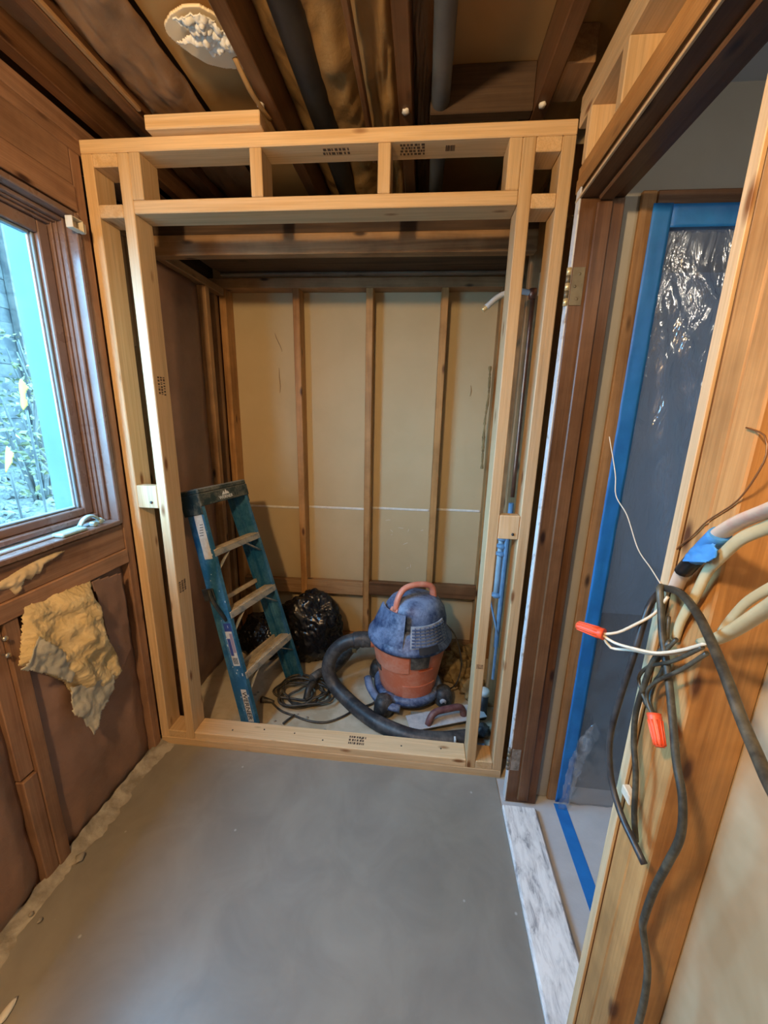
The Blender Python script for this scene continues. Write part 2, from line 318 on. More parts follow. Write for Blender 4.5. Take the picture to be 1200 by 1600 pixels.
def tube(name, pts, r, m, par=None, seg=8, step=0.012, rf=None, flat=1.0, raw=False):
    bm = bmesh.new(); bm_tube(bm, pts, r, seg, step, rf, flat, raw)
    c = Vector(pts[0]); 
    if par is None: c = Vector((pts[0][0], pts[0][1], min(p[2] for p in pts)))
    o = fin(name, bm, m, par, c)
    for p in o.data.polygons: p.use_smooth = len(p.vertices) == 4
    return o
def bm_lathe(bm, prof, c=(0, 0, 0), seg=32, a0=0, a1=2*math.pi, sx=1.0, sy=1.0):
    c = Vector(c); full = abs(a1-a0-2*math.pi) < 1e-6; n = seg if full else seg+1; rows = []
    for r, z in prof:
        if r < 1e-6: rows.append([bm.verts.new(c+Vector((0, 0, z)))])
        else: rows.append([bm.verts.new(c+Vector((r*math.cos(a)*sx, r*math.sin(a)*sy, z))) for a in (a0+(a1-a0)*k/seg for k in range(n))])
    for A, B in zip(rows, rows[1:]):
        for k in range(seg):
            k2 = (k+1) % n
            q = []
            for v in ((A[0],) if len(A) == 1 else (A[k], A[k2])): q.append(v)
            for v in ((B[0],) if len(B) == 1 else (B[k2], B[k])): q.append(v)
            if len(q) > 2: bm.faces.new(q).smooth = True
def lathe(name, prof, c, m, par=None, seg=32, rot=None, sx=1.0, sy=1.0):
    bm = bmesh.new(); bm_lathe(bm, prof, (0, 0, 0), seg, sx=sx, sy=sy)
    if rot is not None: bmesh.ops.rotate(bm, verts=bm.verts, cent=(0, 0, 0), matrix=rot)
    bmesh.ops.translate(bm, verts=bm.verts, vec=Vector(c))
    o = fin(name, bm, m, par, c)
    for p in o.data.polygons: p.use_smooth = True
    return o
def inpoly(x, y, P):
    r = False; j = len(P)-1
    for i in range(len(P)):
        if (P[i][1] > y) != (P[j][1] > y) and x < (P[j][0]-P[i][0])*(y-P[i][1])/(P[j][1]-P[i][1])+P[i][0]: r = not r
        j = i
    return r
def pdist(x, y, P):
    m = 9.0
    for i in range(len(P)):
        ax, ay = P[i-1]; bx, by = P[i]; dx, dy = bx-ax, by-ay; t = max(0, min(1, ((x-ax)*dx+(y-ay)*dy)/(dx*dx+dy*dy+1e-12)))
        m = min(m, math.hypot(x-ax-t*dx, y-ay-t*dy))
    return m
def sheet(name, o, u, v, nu, nv, fn, m, par=None, thick=0.003, poly=None, smooth=True):
    """rectangular (or polygon-trimmed) sheet: o + u*s + v*t + normal*fn(s,t), s,t in 0..1, with real thickness"""
    o, u, v = Vector(o), Vector(u), Vector(v); n = u.cross(v).normalized(); bm = bmesh.new(); g = {}
    def V(i, j):
        if (i, j) not in g:
            s, t = i/nu, j/nv; g[i, j] = bm.verts.new(o+u*s+v*t+n*fn(s, t))
        return g[i, j]
    for i in range(nu):
        for j in range(nv):
            if poly and not inpoly((i+.5)/nu, (j+.5)/nv, poly): continue
            bm.faces.new((V(i, j), V(i+1, j), V(i+1, j+1), V(i, j+1)))
    bmesh.ops.recalc_face_normals(bm, faces=bm.faces)
    bmesh.ops.solidify(bm, geom=bm.faces[:], thickness=thick)
    ob = fin(name, bm, m, par, o+(u+v)/2)
    if smooth:
        for p in ob.data.polygons: p.use_smooth = True
    return ob
def nz(x, y, z=0, s=1.0): return noise.noise(Vector((x*s, y*s, z)))
def text(name, body, size, mw, m, par, ext=0.0006):
    cu = bpy.data.curves.new(name, 'FONT'); cu.body = body; cu.size = size; cu.align_x = 'CENTER'; cu.align_y = 'CENTER'; cu.extrude = ext; cu.resolution_u = 2
    t = bpy.data.objects.new(name+'_tmp', cu); COL.objects.link(t)
    dg = bpy.context.evaluated_depsgraph_get(); me = bpy.data.meshes.new_from_object(t.evaluated_get(dg)); bpy.data.objects.remove(t)
    me.transform(mw); me.materials.clear(); me.materials.append(m); me.name = name
    c = sum((v.co for v in me.vertices), Vector())/max(1, len(me.vertices)); me.transform(Matrix.Translation(-c))
    return place(bpy.data.objects.new(name, me), par, c)
def blob(name, c, rad, m, par=None, amp=0.25, fr=2.0, sub=3, seed=0, flatbottom=None, smooth=True):
    bm = bmesh.new(); bmesh.ops.create_icosphere(bm, subdivisions=sub, radius=1)
    for v in bm.verts:
        d = v.co.normalized(); k = 1+amp*(noise.noise(d*fr+Vector((seed*3.1, seed, 0)))+0.5*noise.noise(d*fr*2.3+Vector((seed, 5, seed))))
        v.co = Vector((d.x*rad[0]*k, d.y*rad[1]*k, d.z*rad[2]*k)) + Vector(c)
        if flatbottom is not None and v.co.z < flatbottom: v.co.z = flatbottom
    cc = Vector(c)
    if flatbottom is not None: cc.z = flatbottom
    return fin(name, bm, m, par, cc, smooth)

# ------------------------------------------------------------------ floors
floor = struct(box('floor', (-0.1, -2.4, -0.12), (1.5, 0.0, 0.0), CONC, None, 0))
struct(box('alcove_floor', (-0.1, 0.0, -0.12), (1.62, 1.02, 0.0), SUBFLOOR, None, 0))
hall_floor = struct(box('hall_floor', (1.5, -2.4, -0.12), (3.0, 0.0, -0.004), HALLFLOOR, None, 0))
tp = box('floor_tape', (1.712, -1.4, -0.0042), (1.758, -0.085, -0.0025), BLUETAPE, hall_floor, 0)
th = box('marble_threshold', (1.500, -0.742, -0.004), (1.628, -0.128, 0.02), MARBLE, None, 0.006, base=True)
tag(th, 'grey veined marble threshold strip in the doorway', 'threshold')
# skim of mortar ragged along the foot of the left wall
bm = bmesh.new(); ny = 130; rows = []
for j in range(ny+1):
    y = -1.25 + 1.25*j/ny; wd = 0.042+0.035*nz(y*5, 1.7)+0.028*nz(y*17, 4)+0.018*nz(y*45, 2); h = 0.026+0.018*nz(y*9, 9)+0.008*nz(y*30, 5)
    row = []
    for i in range(9):
        t = i/8; row.append(bm.verts.new((-0.012+t*(wd+0.012), y, max(0.0006, h*(1-t)**1.4+0.009*nz(y*30, t*5, 3)*(1-t*t)) if i < 8 else 0.0005)))
    rows.append(row)
for a, b in zip(rows, rows[1:]):
    for i in range(8): bm.faces.new((a[i], a[i+1], b[i+1], b[i]))
mo = fin('mortar_edge', bm, MORTAR, floor, (0.02, -0.6, 0), True)
for k in range(9):
    y = random.uniform(-1.1, -0.03); x = random.uniform(0.02, 0.07)
    r = random.uniform(0.004, 0.010)
    blob('mortar_crumb', (x, y, r*0.6+0.006), (r*1.3, r*1.6, r), MORTAR, floor, 0.4, 1.6, 2, k)

# ------------------------------------------------------------------ the new timber partition
P = empty('timber_partition', (0.76, 0.0445, 0))
tag(P, 'new pale timber stud frame standing across the alcove opening', 'wall frame')
D = 0.089; Y0 = 0.0
def pt(name, x0, x1, z0, z1, y0=Y0, y1=D, kind='new'): return timber(name, (x0, y0, z0), (x1, y1, z1), kind, P)
bp_ = pt('bottom_plate', 0.0, 1.52, 0.0, 0.038)
bp2 = pt('bottom_plate', 0.161, 1.371, 0.0385, 0.076)
pt('plate_block', 0.0385, 0.1215, 0.0385, 0.076); pt('plate_block', 1.4105, 1.4815, 0.0385, 0.076)
pt('king_stud', 0.0, 0.038, 0.0385, 2.266); pt('king_stud', 1.482, 1.52, 0.0385, 2.266)
js1 = pt('jack_stud', 0.122, 0.160, 0.0385, 2.266); js2 = pt('jack_stud', 1.372, 1.410, 0.0385, 2.266)
tpl = pt('top_plate', 0.0, 1.52, 2.2665, 2.304)
hp = pt('header_plate', 0.1605, 1.3715, 2.098, 2.136)
for x in (0.1605, 0.556, 0.953, 1.3335): pt('cripple_stud', x, x+0.038, 2.1365, 2.266)
for x0, x1 in ((0.0385, 0.1215), (1.4105, 1.4815)):
    pt('top_block', x0, x1, 2.2285, 2.266); pt('header_block', x0, x1, 2.088, 2.126)
mb1 = pt('mid_block', 0.0385, 0.1215, 1.112, 1.200, 0.0, 0.038); mb2 = pt('mid_block', 1.4105, 1.4815, 1.060, 1.148, 0.0, 0.038)
for b, z in ((mb1, 1.156), (mb2, 1.10)):   # nail heads
    c = ORG[b.name]; lathe('nail_head', [(0, 0), (0.005, 0), (0.005, 0.003), (0, 0.003)], (c.x+0.015, -0.0005, z-0.02), LADDARK, b, 10, Matrix.Rotation(math.pi/2, 3, 'X'))
def stamp(par, o, u, v, rows, seed):
    """an illegible grade stamp: rows of short ink dashes"""
    rnd = random.Random(seed); bm = bmesh.new(); o, u, v = Vector(o), Vector(u), Vector(v); n = u.cross(v).normalized()*0.0006
    for r in range(rows):
        t = 0.0
        while t < 0.95:
            L = rnd.uniform(0.04, 0.13); a, b = t, min(1, t+L); t += L+rnd.uniform(0.03, 0.08)
            y0, y1 = (r+0.15)/rows, (r+0.8)/rows
            q = [o+u*a+v*y0+n, o+u*b+v*y0+n, o+u*b+v*y1+n, o+u*a+v*y1+n]
            top = [bm.verts.new(p) for p in q]; bot = [bm.verts.new(p-n*0.8) for p in q]
            bm.faces.new(top)
            for k in range(4): bm.faces.new((top[k], bot[k], bot[(k+1) % 4], top[(k+1) % 4]))
    return fin('grade_stamp', bm, STAMPINK, par, o+(u+v)/2)
stamp(tpl, (0.86, 0.018, 2.2665), (-0.085, 0, 0), (0, 0.035, 0), 2, 1)
stamp(tpl, (1.09, 0.012, 2.2665), (-0.075, 0, 0), (0, 0.055, 0), 4, 2)
stamp(tpl, (1.18, 0.02, 2.2665), (-0.03, 0, 0), (0, 0.04, 0), 1, 3)
stamp(bp2, (0.86, 0.02, 0.076), (0.075, 0, 0), (0, 0.05, 0), 3, 4)
stamp(js1, (0.16, 0.02, 1.60), (0, 0, -0.065), (0, 0.045, 0), 3, 5)
stamp(js1, (0.16, 0.01, 0.80), (0, 0, -0.05), (0, 0.05, 0), 3, 6)
stamp(js2, (1.378, 0.0, 0.52), (0.026, 0, 0), (0, 0, 0.02), 3, 8)
for k in range(7):
    x = 0.3+k*0.16+random.uniform(-.04, .04)
    lathe('nail_hole', [(0, 0), (0.0035, 0), (0.0035, 0.0012), (0, 0.0012)], (x, random.uniform(0.025, 0.07), 0.0758), LADDARK, bp2, 8)
# loose block lying on the plate
lb = timber('timber_block', (0.245, -0.028, 2.3045), (0.605, 0.061, 2.3425), 'new'); tag(lb, 'short pale timber block lying on top of the frame', 'timber')

# ------------------------------------------------------------------ left wall with window
wl = bmesh.new()
XB = -0.105
for lo, hi in (((-0.125, -2.4, -0.1), (XB, -1.10, 2.63)), ((-0.125, -0.075, -0.1), (XB, 1.02, 2.63)), ((-0.125, -1.10, -0.1), (XB, -0.075, 1.06)), ((-0.125, -1.10, 2.07), (XB, -0.075, 2.63))):
    bm_box(wl, lo, hi)
WL = struct(fin('wall_left', wl, wood('black', 'y'), None, (-0.1, -0.4, -0.1)))
def lt(name, y0, y1, z0, z1, kind='red', x0=-0.089, x1=0.0): return timber(name, (x0, y0, z0), (x1, y1, z1), kind, WL)
lt('top_plate', -2.4, 1.0, 2.2985, 2.350, 'red'); lt('rim_board', -2.4, 0.3, 2.3505, 2.61, 'dark', -0.104, -0.07); lt('top_plate', -2.4, 0.86, 2.26, 2.298, 'red')
lt('window_header', -1.25, -0.045, 2.158, 2.2595, 'red'); lt('window_header', -1.25, -0.045, 2.085, 2.157, 'red', -0.089, 0.004)
lt('stud', -0.0435, -0.0035, 0.0, 2.2595, 'red', -0.089, -0.001)
lt('window_sill_plate', -1.25, -0.044, 0.902, 0.957, 'red', -0.089, 0.004)
lt('window_sill_board', -1.25, -0.044, 0.9575, 1.055, 'red', -0.089, -0.004)
lt('stud', -0.512, -0.472, 0.0, 0.9015, 'red'); lt('stud', -0.556, -0.5125, 0.0, 0.40, 'red', -0.089, -0.004)
lt('stud', -0.556, -0.5125, 0.405, 0.9015, 'red', -0.089, -0.012)
lt('stud', -0.94, -0.90, 0.0, 0.9015); lt('stud', -1.29, -1.251, 0.0, 2.2595)
lt('stud', 0.165, 0.203, 0.0, 2.1, 'old'); lt('stud', 0.70, 0.738, 0.0, 2.1, 'old'); lt('stud', 0.845, 0.883, 0.0, 2.1, 'old', -0.089, -0.032)
lt('alcove_plate', 0.095, 0.895, 2.1005, 2.1385, 'old')
lt('stud_scab', 0.125, 0.1645, 1.72, 2.1, 'old', -0.06, -0.006)
lt('sole_plate', -1.25, -0.57, 0.0, 0.02, 'red', -0.089, -0.02)
for k, (y, z) in enumerate(((-0.525, 0.865), (-0.528, 0.815))):
    lathe('nail_head', [(0, 0), (0.007, 0), (0.007, 0.004), (0.003, 0.006), (0.003, 0.02), (0, 0.02)], (0.014, y, z), CHROME, WL, 10, Matrix.Rotation(-math.pi/2, 3, 'Y'))
def kraft(name, y0, y1, z0, z1, m, depth=-0.03, bulge=0.018, seed=0, par=WL):
    def fn(s, t):
        e = min(1, 6*min(s, 1-s)) ; e2 = min(1, 10*min(t, 1-t)+0.3)
        return (bulge*e*e2 + 0.007*nz(s*3+seed, t*6, seed) + 0.004*nz(s*9+t*7, t*14-s*5, seed+3) + 0.005*abs(nz(s*5-t*4, t*3+s*2, seed+8)))
    return sheet(name, (depth, y0, z0), (0, y1-y0, 0), (0, 0, z1-z0), 26, int(30*(z1-z0))+14, fn, m, par, 0.002)
kraft('insulation_facing', -0.471, -0.044, 0.0, 0.9, KRAFTL, -0.034, 0.02, 1)
kraft('insulation_facing', -0.899, -0.557, 0.0, 0.9, KRAFTL, -0.03, 0.03, 2)
kraft('insulation_facing', -1.25, -0.941, 0.0, 0.9, KRAFTL, -0.03, 0.02, 3)
kraft('insulation_facing', 0.204, 0.699, 0.0, 2.1, KRAFTL, -0.045, 0.03, 4)
kraft('insulation_facing', -0.003, 0.164, 0.0, 2.1, KRAFTL, -0.045, 0.02, 5)
kraft('insulation_facing', 0.739, 0.844, 0.0, 2.1, KRAFTL, -0.06, 0.01, 6)
# hardened foam on the sill board
fpo = [(-0.60, 1.012), (-0.56, 1.022), (-0.50, 1.016), (-0.44, 1.030), (-0.38, 1.040), (-0.32, 1.042), (-0.29, 1.036), (-0.33, 1.026), (-0.37, 1.018), (-0.385, 0.996), (-0.40, 1.002), (-0.412, 0.988), (-0.43, 1.000), (-0.446, 0.972), (-0.462, 0.962), (-0.475, 0.990), (-0.50, 0.996), (-0.53, 0.984), (-0.56, 0.992), (-0.60, 0.985)]
def fof(s, t):
    y, z = -0.60+s*0.32, 0.955+t*0.095; e = min(1, pdist(y, z, fpo)/0.012); return -0.004+e*(2-e)*(0.011+0.006*nz(y*40, z*40, 2))+0.002*nz(y*90, z*90, 5)
fo = sheet('foam_drip', (-0.003, -0.60, 0.955), (0, 0.32, 0), (0, 0, 0.095), 130, 46, fof, FOAM, None, 0.002, [((y+0.60)/0.32, (z-0.955)/0.095) for y, z in fpo]); tag(fo, 'hardened cream foam drips under the window sill', 'foam')
# torn fiberglass
Yb, Zb, Wb, Hb = -0.53, 0.40, 0.36, 0.54
poly = [(-0.455, .925), (-.226, .905), (-.222, .84), (-.212, .68), (-.172, .60), (-.165, .503), (-.235, .47), (-.36, .545), (-.385, .62), (-.444, .70), (-.50, .76), (-.475, .85)]
pn = [((y-Yb)/Wb, (z-Zb)/Hb) for y, z in poly]
def ffn(s, t):
    y, z = Yb+s*Wb, Zb+t*Hb
    e = min(1, (pdist(y, z, poly)+0.004)/0.05); e = e*(2-e)
    a = y*0.8+z*0.6; b_ = z*0.8-y*0.6
    return -0.004 + e*(0.030 + 0.03*math.exp(-((y+0.30)/0.10)**2-((z-0.74)/0.16)**2) + 0.020*nz(a*16, b_*6, 1) + 0.014*nz(y*22, z*22, 4)) + 0.006*nz(a*55, b_*25, 7) + 0.003*nz(y*110, z*110, 3)
TI = empty('torn_insulation', (0.0, -0.33, 0.41)); tag(TI, 'torn yellow fiberglass batt bulging from the wall under the window', 'insulation')
sheet('fiberglass', (0.0, Yb, Zb), (0, Wb, 0), (0, 0, Hb), 120, 170, ffn, FIBRE, TI, 0.004, pn)
poly2 = [(-.385, .60), (-.23, .535), (-.245, .47), (-.30, .445), (-.362, .395), (-.372, .47), (-.40, .51)]
Y2, Z2, W2, H2 = -0.42, 0.38, 0.22, 0.25
sheet('paper_flap', (0.0, Y2, Z2), (0, W2, 0), (0, 0, H2), 44, 50, lambda s, t: 0.022+0.025*(1-t)+0.014*nz(s*4, t*5, 2)+0.006*nz(s*11, t*11, 6), GREYPAPER, TI, 0.0025, [((y-Y2)/W2, (z-Z2)/H2) for y, z in poly2])
poly3 = [(-.50, .79), (-.455, .83), (-.40, .74), (-.37, .66), (-.40, .63), (-.445, .695), (-.53, .775)]
Y3, Z3, W3, H3 = -0.54, 0.61, 0.2, 0.24
sheet('paper_flap', (0.0, Y3, Z3), (0, W3, 0), (0, 0, H3), 44, 50, lambda s, t: 0.040+0.010*nz(s*4, t*5, 5)+0.006*nz(s*12, t*12, 9), GREYPAPER, TI, 0.0025, [((y-Y3)/W3, (z-Z3)/H3) for y, z in poly3])
poly4 = [(-.225, .90), (-.10, .88), (-.105, .56), (-.16, .50), (-.20, .62), (-.215, .74)]
Y4, Z4, W4, H4 = -0.235, 0.48, 0.15, 0.43
sheet('kraft_flap', (0.0, Y4, Z4), (0, W4, 0), (0, 0, H4), 30, 70, lambda s, t: 0.004+0.012*math.sin(3*t)+0.006*nz(s*3, t*6, 4), KRAFTL, TI, 0.002, [((y-Y4)/W4, (z-Z4)/H4) for y, z in poly4])

# window unit
WN = struct(empty('window_1', (-0.05, -0.60, 1.06)))
ya, yb, za, zb = -1.14, -0.048, 1.062, 2.078
def wx(name, lo, hi, m=WINBROWN, par=WN, bev=0.003): return box(name, lo, hi, m, par, bev)
# outer frame
for n, (lo, hi) in {'frame_jamb': ((-0.125, yb-0.018, za), (0.006, yb, zb)), 'frame_head': ((-0.125, ya, zb-0.018), (0.006, yb-0.019, zb)), 'frame_sill': ((-0.125, ya, za), (0.012, yb-0.019, za+0.018))}.items(): wx(n, lo, hi)
wx('frame_jamb', (-0.125, ya-0.018, za), (0.006, ya, zb))
# stepped inner stops: far jamb, head and sill
for k, (x0, x1, t) in enumerate(((-0.125, -0.028, 0.030), (-0.125, -0.045, 0.036), (-0.125, -0.056, 0.044))):
    wx('jamb_stop', (x0, yb-t, za+0.018), (x1, yb-t+(0.0118 if k == 0 else 0.0058 if k == 1 else 0.0078), zb-0.018))
    wx('head_stop', (x0, ya, zb-t), (x1, yb-t-0.0004, zb-t+(0.0118 if k == 0 else 0.0058 if k == 1 else 0.0078)))
wx('sill_track', (-0.125, ya, za+0.0182), (-0.026, yb-0.045, za+0.026), WINALU); wx('sill_stop', (-0.125, ya, za+0.0304), (-0.050, yb-0.045, za+0.048))
# sash
sx0, sx1 = -0.112, -0.066; so = 0.046; sw = 0.036
S = empty('sash', (0, 0, 0)); COL.objects.unlink(S); bpy.data.objects.remove(S)
sash = wx('sash', (sx0, yb-so-sw, za+0.049), (sx1, yb-so, zb-so))
for n, lo, hi in (('sash_rail', (sx0, ya, za+0.049), (sx1, yb-so-sw-0.0004, za+0.049+sw*0.75)), ('sash_rail', (sx0, ya, zb-so-sw), (sx1, yb-so-sw-0.0004, zb-so))): wx(n, lo, hi, WINBROWN, sash)
g0 = yb-so-sw
box('glazing_bead', (-0.100, g0-0.010, za+0.049+sw*0.75), (-0.080, g0-0.0004, zb-so-sw), WINGREY, sash, 0.002)
box('glazing_bead', (-0.094, g0-0.0165, za+0.049+sw*0.75), (-0.088, g0-0.0108, zb-so-sw), WINALU, sash, 0.001)
box('glazing_bead', (-0.100, ya, za+0.0498+sw*0.75), (-0.080, g0-0.017, za+0.049+sw*0.75+0.008), WINGREY, sash, 0.002)
box('glazing_bead', (-0.100, ya, zb-so-sw-0.008), (-0.080, g0-0.017, zb-so-sw-0.0004), WINGREY, sash, 0.002)
box('pane', (-0.093, ya, za+0.0582+sw*0.75), (-0.089, g0-0.0168, zb-so-sw-0.0082), GLASS, sash, 0)
# crank handle on the sill
CR = empty('window_crank', (-0.012, -0.20, za+0.018)); tag(CR, 'pale green crank handle folded on the window sill', 'crank handle')
box('crank_base', (-0.036, -0.300, za+0.0183), (0.008, -0.205, za+0.031), CRANKW, CR, 0.004)
tube('crank_arm', [(-0.014, -0.215, za+0.033), (-0.014, -0.195, za+0.052), (-0.012, -0.170, za+0.058), (-0.010, -0.148, za+0.046), (-0.010, -0.138, za+0.031)], 0.009, CRANKW, CR, 8, 0.006, None, 0.6)
blob('crank_knob', (-0.008, -0.135, za+0.032), (0.011, 0.011, 0.012), CRANKW, CR, 0.1, 2, 2)
box('crank_bracket', (-0.024, -0.168, za+0.0183), (-0.002, -0.150, za+0.034), CRANKW, CR, 0.003)
# blind bracket
BB = empty('blind_bracket', (0.012, -0.078, 2.020)); tag(BB, 'small ivory plastic blind bracket at the top corner of the window', 'bracket')
bx = bmesh.new()
for lo, hi in (((0.0065, -0.105, 2.020), (0.03, -0.102, 2.052)), ((0.0065, -0.0660, 2.020), (0.03, -0.063, 2.052)), ((0.0065, -0.102, 2.020), (0.03, -0.066, 2.023)), ((0.0065, -0.102, 2.049), (0.03, -0.066, 2.052)), ((0.0065, -0.102, 2.023), (0.0095, -0.066, 2.049))): bm_box(bx, lo, hi, 0.0008)
fin('bracket_shell', bx, PLASTW, BB, (0.015, -0.084, 2.036))
box('bracket_cover', (0.0065, -0.0625, 2.021), (0.026, -0.048, 2.050), PLASTW, BB, 0.003)

# ------------------------------------------------------------------ back wall
WB = struct(box('wall_back', (-0.12, 0.99, 0.0), (1.62, 1.003, 2.63), DRYTAN, None, 0))
for x in (-0.034, 0.385, 0.790, 1.190, 1.50):
    timber('stud', (x, 0.90, 0.039), (x+0.038, 0.9895, 2.14), 'fir', WB)
timber('corner_stud', (-0.085, 0.886, 0.0), (-0.047, 0.9895, 2.14), 'old', WB)
timber('top_plate', (-0.085, 0.90, 2.1405), (1.60, 0.9895, 2.19), 'old', WB)
timber('sole_plate', (-0.035, 0.90, 0.0), (1.60, 0.9895, 0.0385), 'old', WB)
for x0, x1, z in ((0.0045, 0.3845, 0.345), (0.4235, 0.7895, 0.352), (0.8285, 1.1895, 0.362), (1.2285, 1.4995, 0.372)):
    timber('blocking', (x0, 0.902, z), (x1, 0.94, z+0.089), 'old' if x0 < 0.8 else 'dark', WB)
# taped seam, in the bays between studs
for x0, x1 in ((0.006, 0.383), (0.425, 0.788), (0.830, 1.188), (1.230, 1.498)):
    z = 0.889+0.026*(x0+x1)/2
    sheet('seam_tape', (x0, 0.9895, z-0.006), (x1-x0, 0, 0), (0, 0, 0.014), 30, 3, lambda s, t: 0.0008+0.0012*abs(nz(s*9, t, x0)), WHITE, WB, 0.0012)
# tears in the paper
for k, pts in enumerate(([(0.245, 1.93), (0.255, 1.90), (0.275, 1.86), (0.285, 1.83)], [(0.262, 1.74), (0.262, 1.69), (0.266, 1.64), (0.262, 1.60)], [(1.385, 1.66), (1.39, 1.63), (1.385, 1.60)])):
    tube('paper_tear', [(x, 0.9885, z) for x, z in pts], 0.004, wood('dark', 'z'), WB, 6, 0.02, lambda t, i: 0.35+0.65*math.sin(math.pi*t), 0.3)
for k in range(9):
    x = 0.86+0.3*random.random(); z = 0.5+0.35*random.random()
    tube('scuff', [(x, 0.989, z), (x+random.uniform(-.04, .04), 0.989, z+random.uniform(-.03, .03))], 0.0025, WHITE, WB, 5, 0.02, lambda t, i: 0.3+0.7*math.sin(math.pi*t), 0.4)

# ------------------------------------------------------------------ soffit timbers over the alcove
SO = struct(empty('trim_1', (0.76, 0.5, 2.1)))
def so_(name, y0, y1, z0, z1, kind, x0=-0.0995, x1=1.62): return timber(name, (x0, y0, z0), (x1, y1, z1), kind, SO)
so_('soffit_beam', 0.325, 0.363, 2.165, 2.235, 'black', 0.002, 1.517); so_('soffit_beam', 0.318, 0.3645, 2.092, 2.1645, 'old', 0.002, 1.517)  # upper beam's black paints in the shadow behind the frame header
so_('soffit_board', 0.366, 0.50, 2.195, 2.214, 'black', 0.002, 1.517); so_('soffit_board', 0.505, 0.64, 2.203, 2.222, 'dark', 0.002, 1.517); so_('soffit_board', 0.645, 0.78, 2.196, 2.215, 'black', 0.002, 1.517); so_('soffit_board', 0.785, 0.896, 2.205, 2.224, 'black', 0.002, 1.517)
so_('soffit_ledger', 0.86, 0.898, 2.192, 2.204, 'grey', 0.002, 1.517)

# ------------------------------------------------------------------ ceiling
CE = struct(box('ceiling', (-0.12, -2.4, 2.62), (1.62, 1.02, 2.65), wood('black', 'y'), None, 0))
for x in (-0.21, 0.180, 0.612, 1.010, 1.400):
    if x > -0.1: timber('joist', (x, -2.4, 2.3515), (x+0.040, 0.985, 2.60), 'dark', CE)
timber('joist', (0.02, -2.4, 2.352), (0.06, 0.985, 2.60), 'dark', CE)
timber('lip_board', (0.325, -2.4, 2.395), (0.385, 0.05, 2.42), 'dark', CE)
timber('lip_board', (0.898, -2.4, 2.372), (0.914, 0.30, 2.40), 'dark', CE)
def cpaper(name, x0, x1, z, m, sag, seed, y0=-1.6, y1=0.97):
    def fn(s, t):
        e = min(1, 5*min(s, 1-s))
        return -(sag*e*(0.8+0.5*nz(t*5, s, seed)) + 0.012*nz(s*4, t*19, seed) + 0.008*nz(s*9+t*25, t*34, seed+5) + 0.007*abs(nz(s*6-t*30, t*22+s*3, seed+2)))
    return sheet(name, (x0, y0, z), (x1-x0, 0, 0), (0, y1-y0, 0), 24, 150, fn, m, CE, 0.003)
cpaper('kraft_facing', -0.09, 0.179, 2.46, KRAFT, 0.03, 11)
cpaper('kraft_facing', 0.221, 0.40, 2.40, KRAFT, 0.02, 12)
cpaper('kraft_facing', 0.653, 0.90, 2.47, KRAFTC, 0.045, 14)
cpaper('kraft_facing', 0.90, 1.009, 2.45, KRAFTC, 0.04, 15)
cpaper('kraft_facing', 1.051, 1.10, 2.46, KRAFT, 0.02, 16); cpaper('kraft_facing', 1.441, 1.61, 2.47, KRAFTC, 0.03, 17)
box('backer_board', (1.10, -2.4, 2.47), (1.399, 0.97, 2.482), TANBOARD, CE, 0); box('backer_board', (0.40, -2.4, 2.418), (0.611, 0.97, 2.428), TANBOARD, CE, 0)
timber('ceiling_blocking', (1.101, 0.04, 2.352), (1.3995, 0.078, 2.469), 'black', CE); timber('ceiling_blocking', (1.4425, -0.10, 2.36), (1.515, 0.03, 2.44), 'old', CE)
timber('strip', (0.222, -1.2, 2.353), (0.236, -0.02, 2.365), 'old', CE)
# hole with cream board and crumpled plaster paper
OV = empty('torn_ceiling_patch', (0.53, -0.19, 2.39)); tag(OV, 'cream oval patch with crumpled white paper on the ceiling', 'patch')
ox0, oy0, ow, oh = 0.435, -0.270, 0.205, 0.195
OVP = [(0.451, -0.222), (0.48, -0.244), (0.518, -0.256), (0.559, -0.258), (0.584, -0.241), (0.599, -0.215), (0.609, -0.186), (0.598, -0.148), (0.590, -0.087), (0.536, -0.094), (0.499, -0.111), (0.47, -0.138), (0.453, -0.172), (0.443, -0.198)]
CRP = [(0.486, -0.248), (0.527, -0.257), (0.562, -0.257), (0.584, -0.232), (0.612, -0.186), (0.597, -0.158), (0.575, -0.163), (0.534, -0.15), (0.53, -0.173), (0.504, -0.194), (0.459, -0.194), (0.513, -0.208), (0.516, -0.224), (0.497, -0.235)]
nrm = lambda L: [((x-ox0)/ow, (y-oy0)/oh) for x, y in L]
sheet('oval_board', (ox0, oy0, 2.404), (ow, 0, 0), (0, oh, 0), 90, 90, lambda s, t: -0.004-0.003*nz(s*3, t*3), CREAM, OV, 0.006, nrm(OVP))
sheet('crumpled_paper', (ox0, oy0, 2.393), (ow, 0, 0), (0, oh, 0), 100, 96, lambda s, t: -0.006-0.020*abs(nz(s*6, t*6, 1))-0.012*abs(nz(s*13, t*13, 4))-0.003*nz(s*34, t*34, 8)-0.03*max(0, s-0.72), WHITE, OV, 0.003, nrm(CRP))
tube('paper_scrap', [(0.592, -0.15, 2.375), (0.605, -0.10, 2.345), (0.612, -0.05, 2.34), (0.62, 0.02, 2.343)], 0.008, KRAFTC, OV, 6, 0.01, None, 0.35)
for k, (x, y) in enumerate(((1.03, 0.02), (1.42, 0.02), (0.61, -0.03))):
    blob('plaster_crumb', (x, y, 2.349), (0.010, 0.012, 0.006), WHITE, CE, 0.5, 3, 2, k)
p1 = tube('drain_pipe', [(0.748, -2.3, 2.44), (0.748, 0.96, 2.44)], 0.042, BLACKPIPE, None, 20, 0.5); tag(p1, 'thick black plastic pipe running between the ceiling joists', 'pipe')
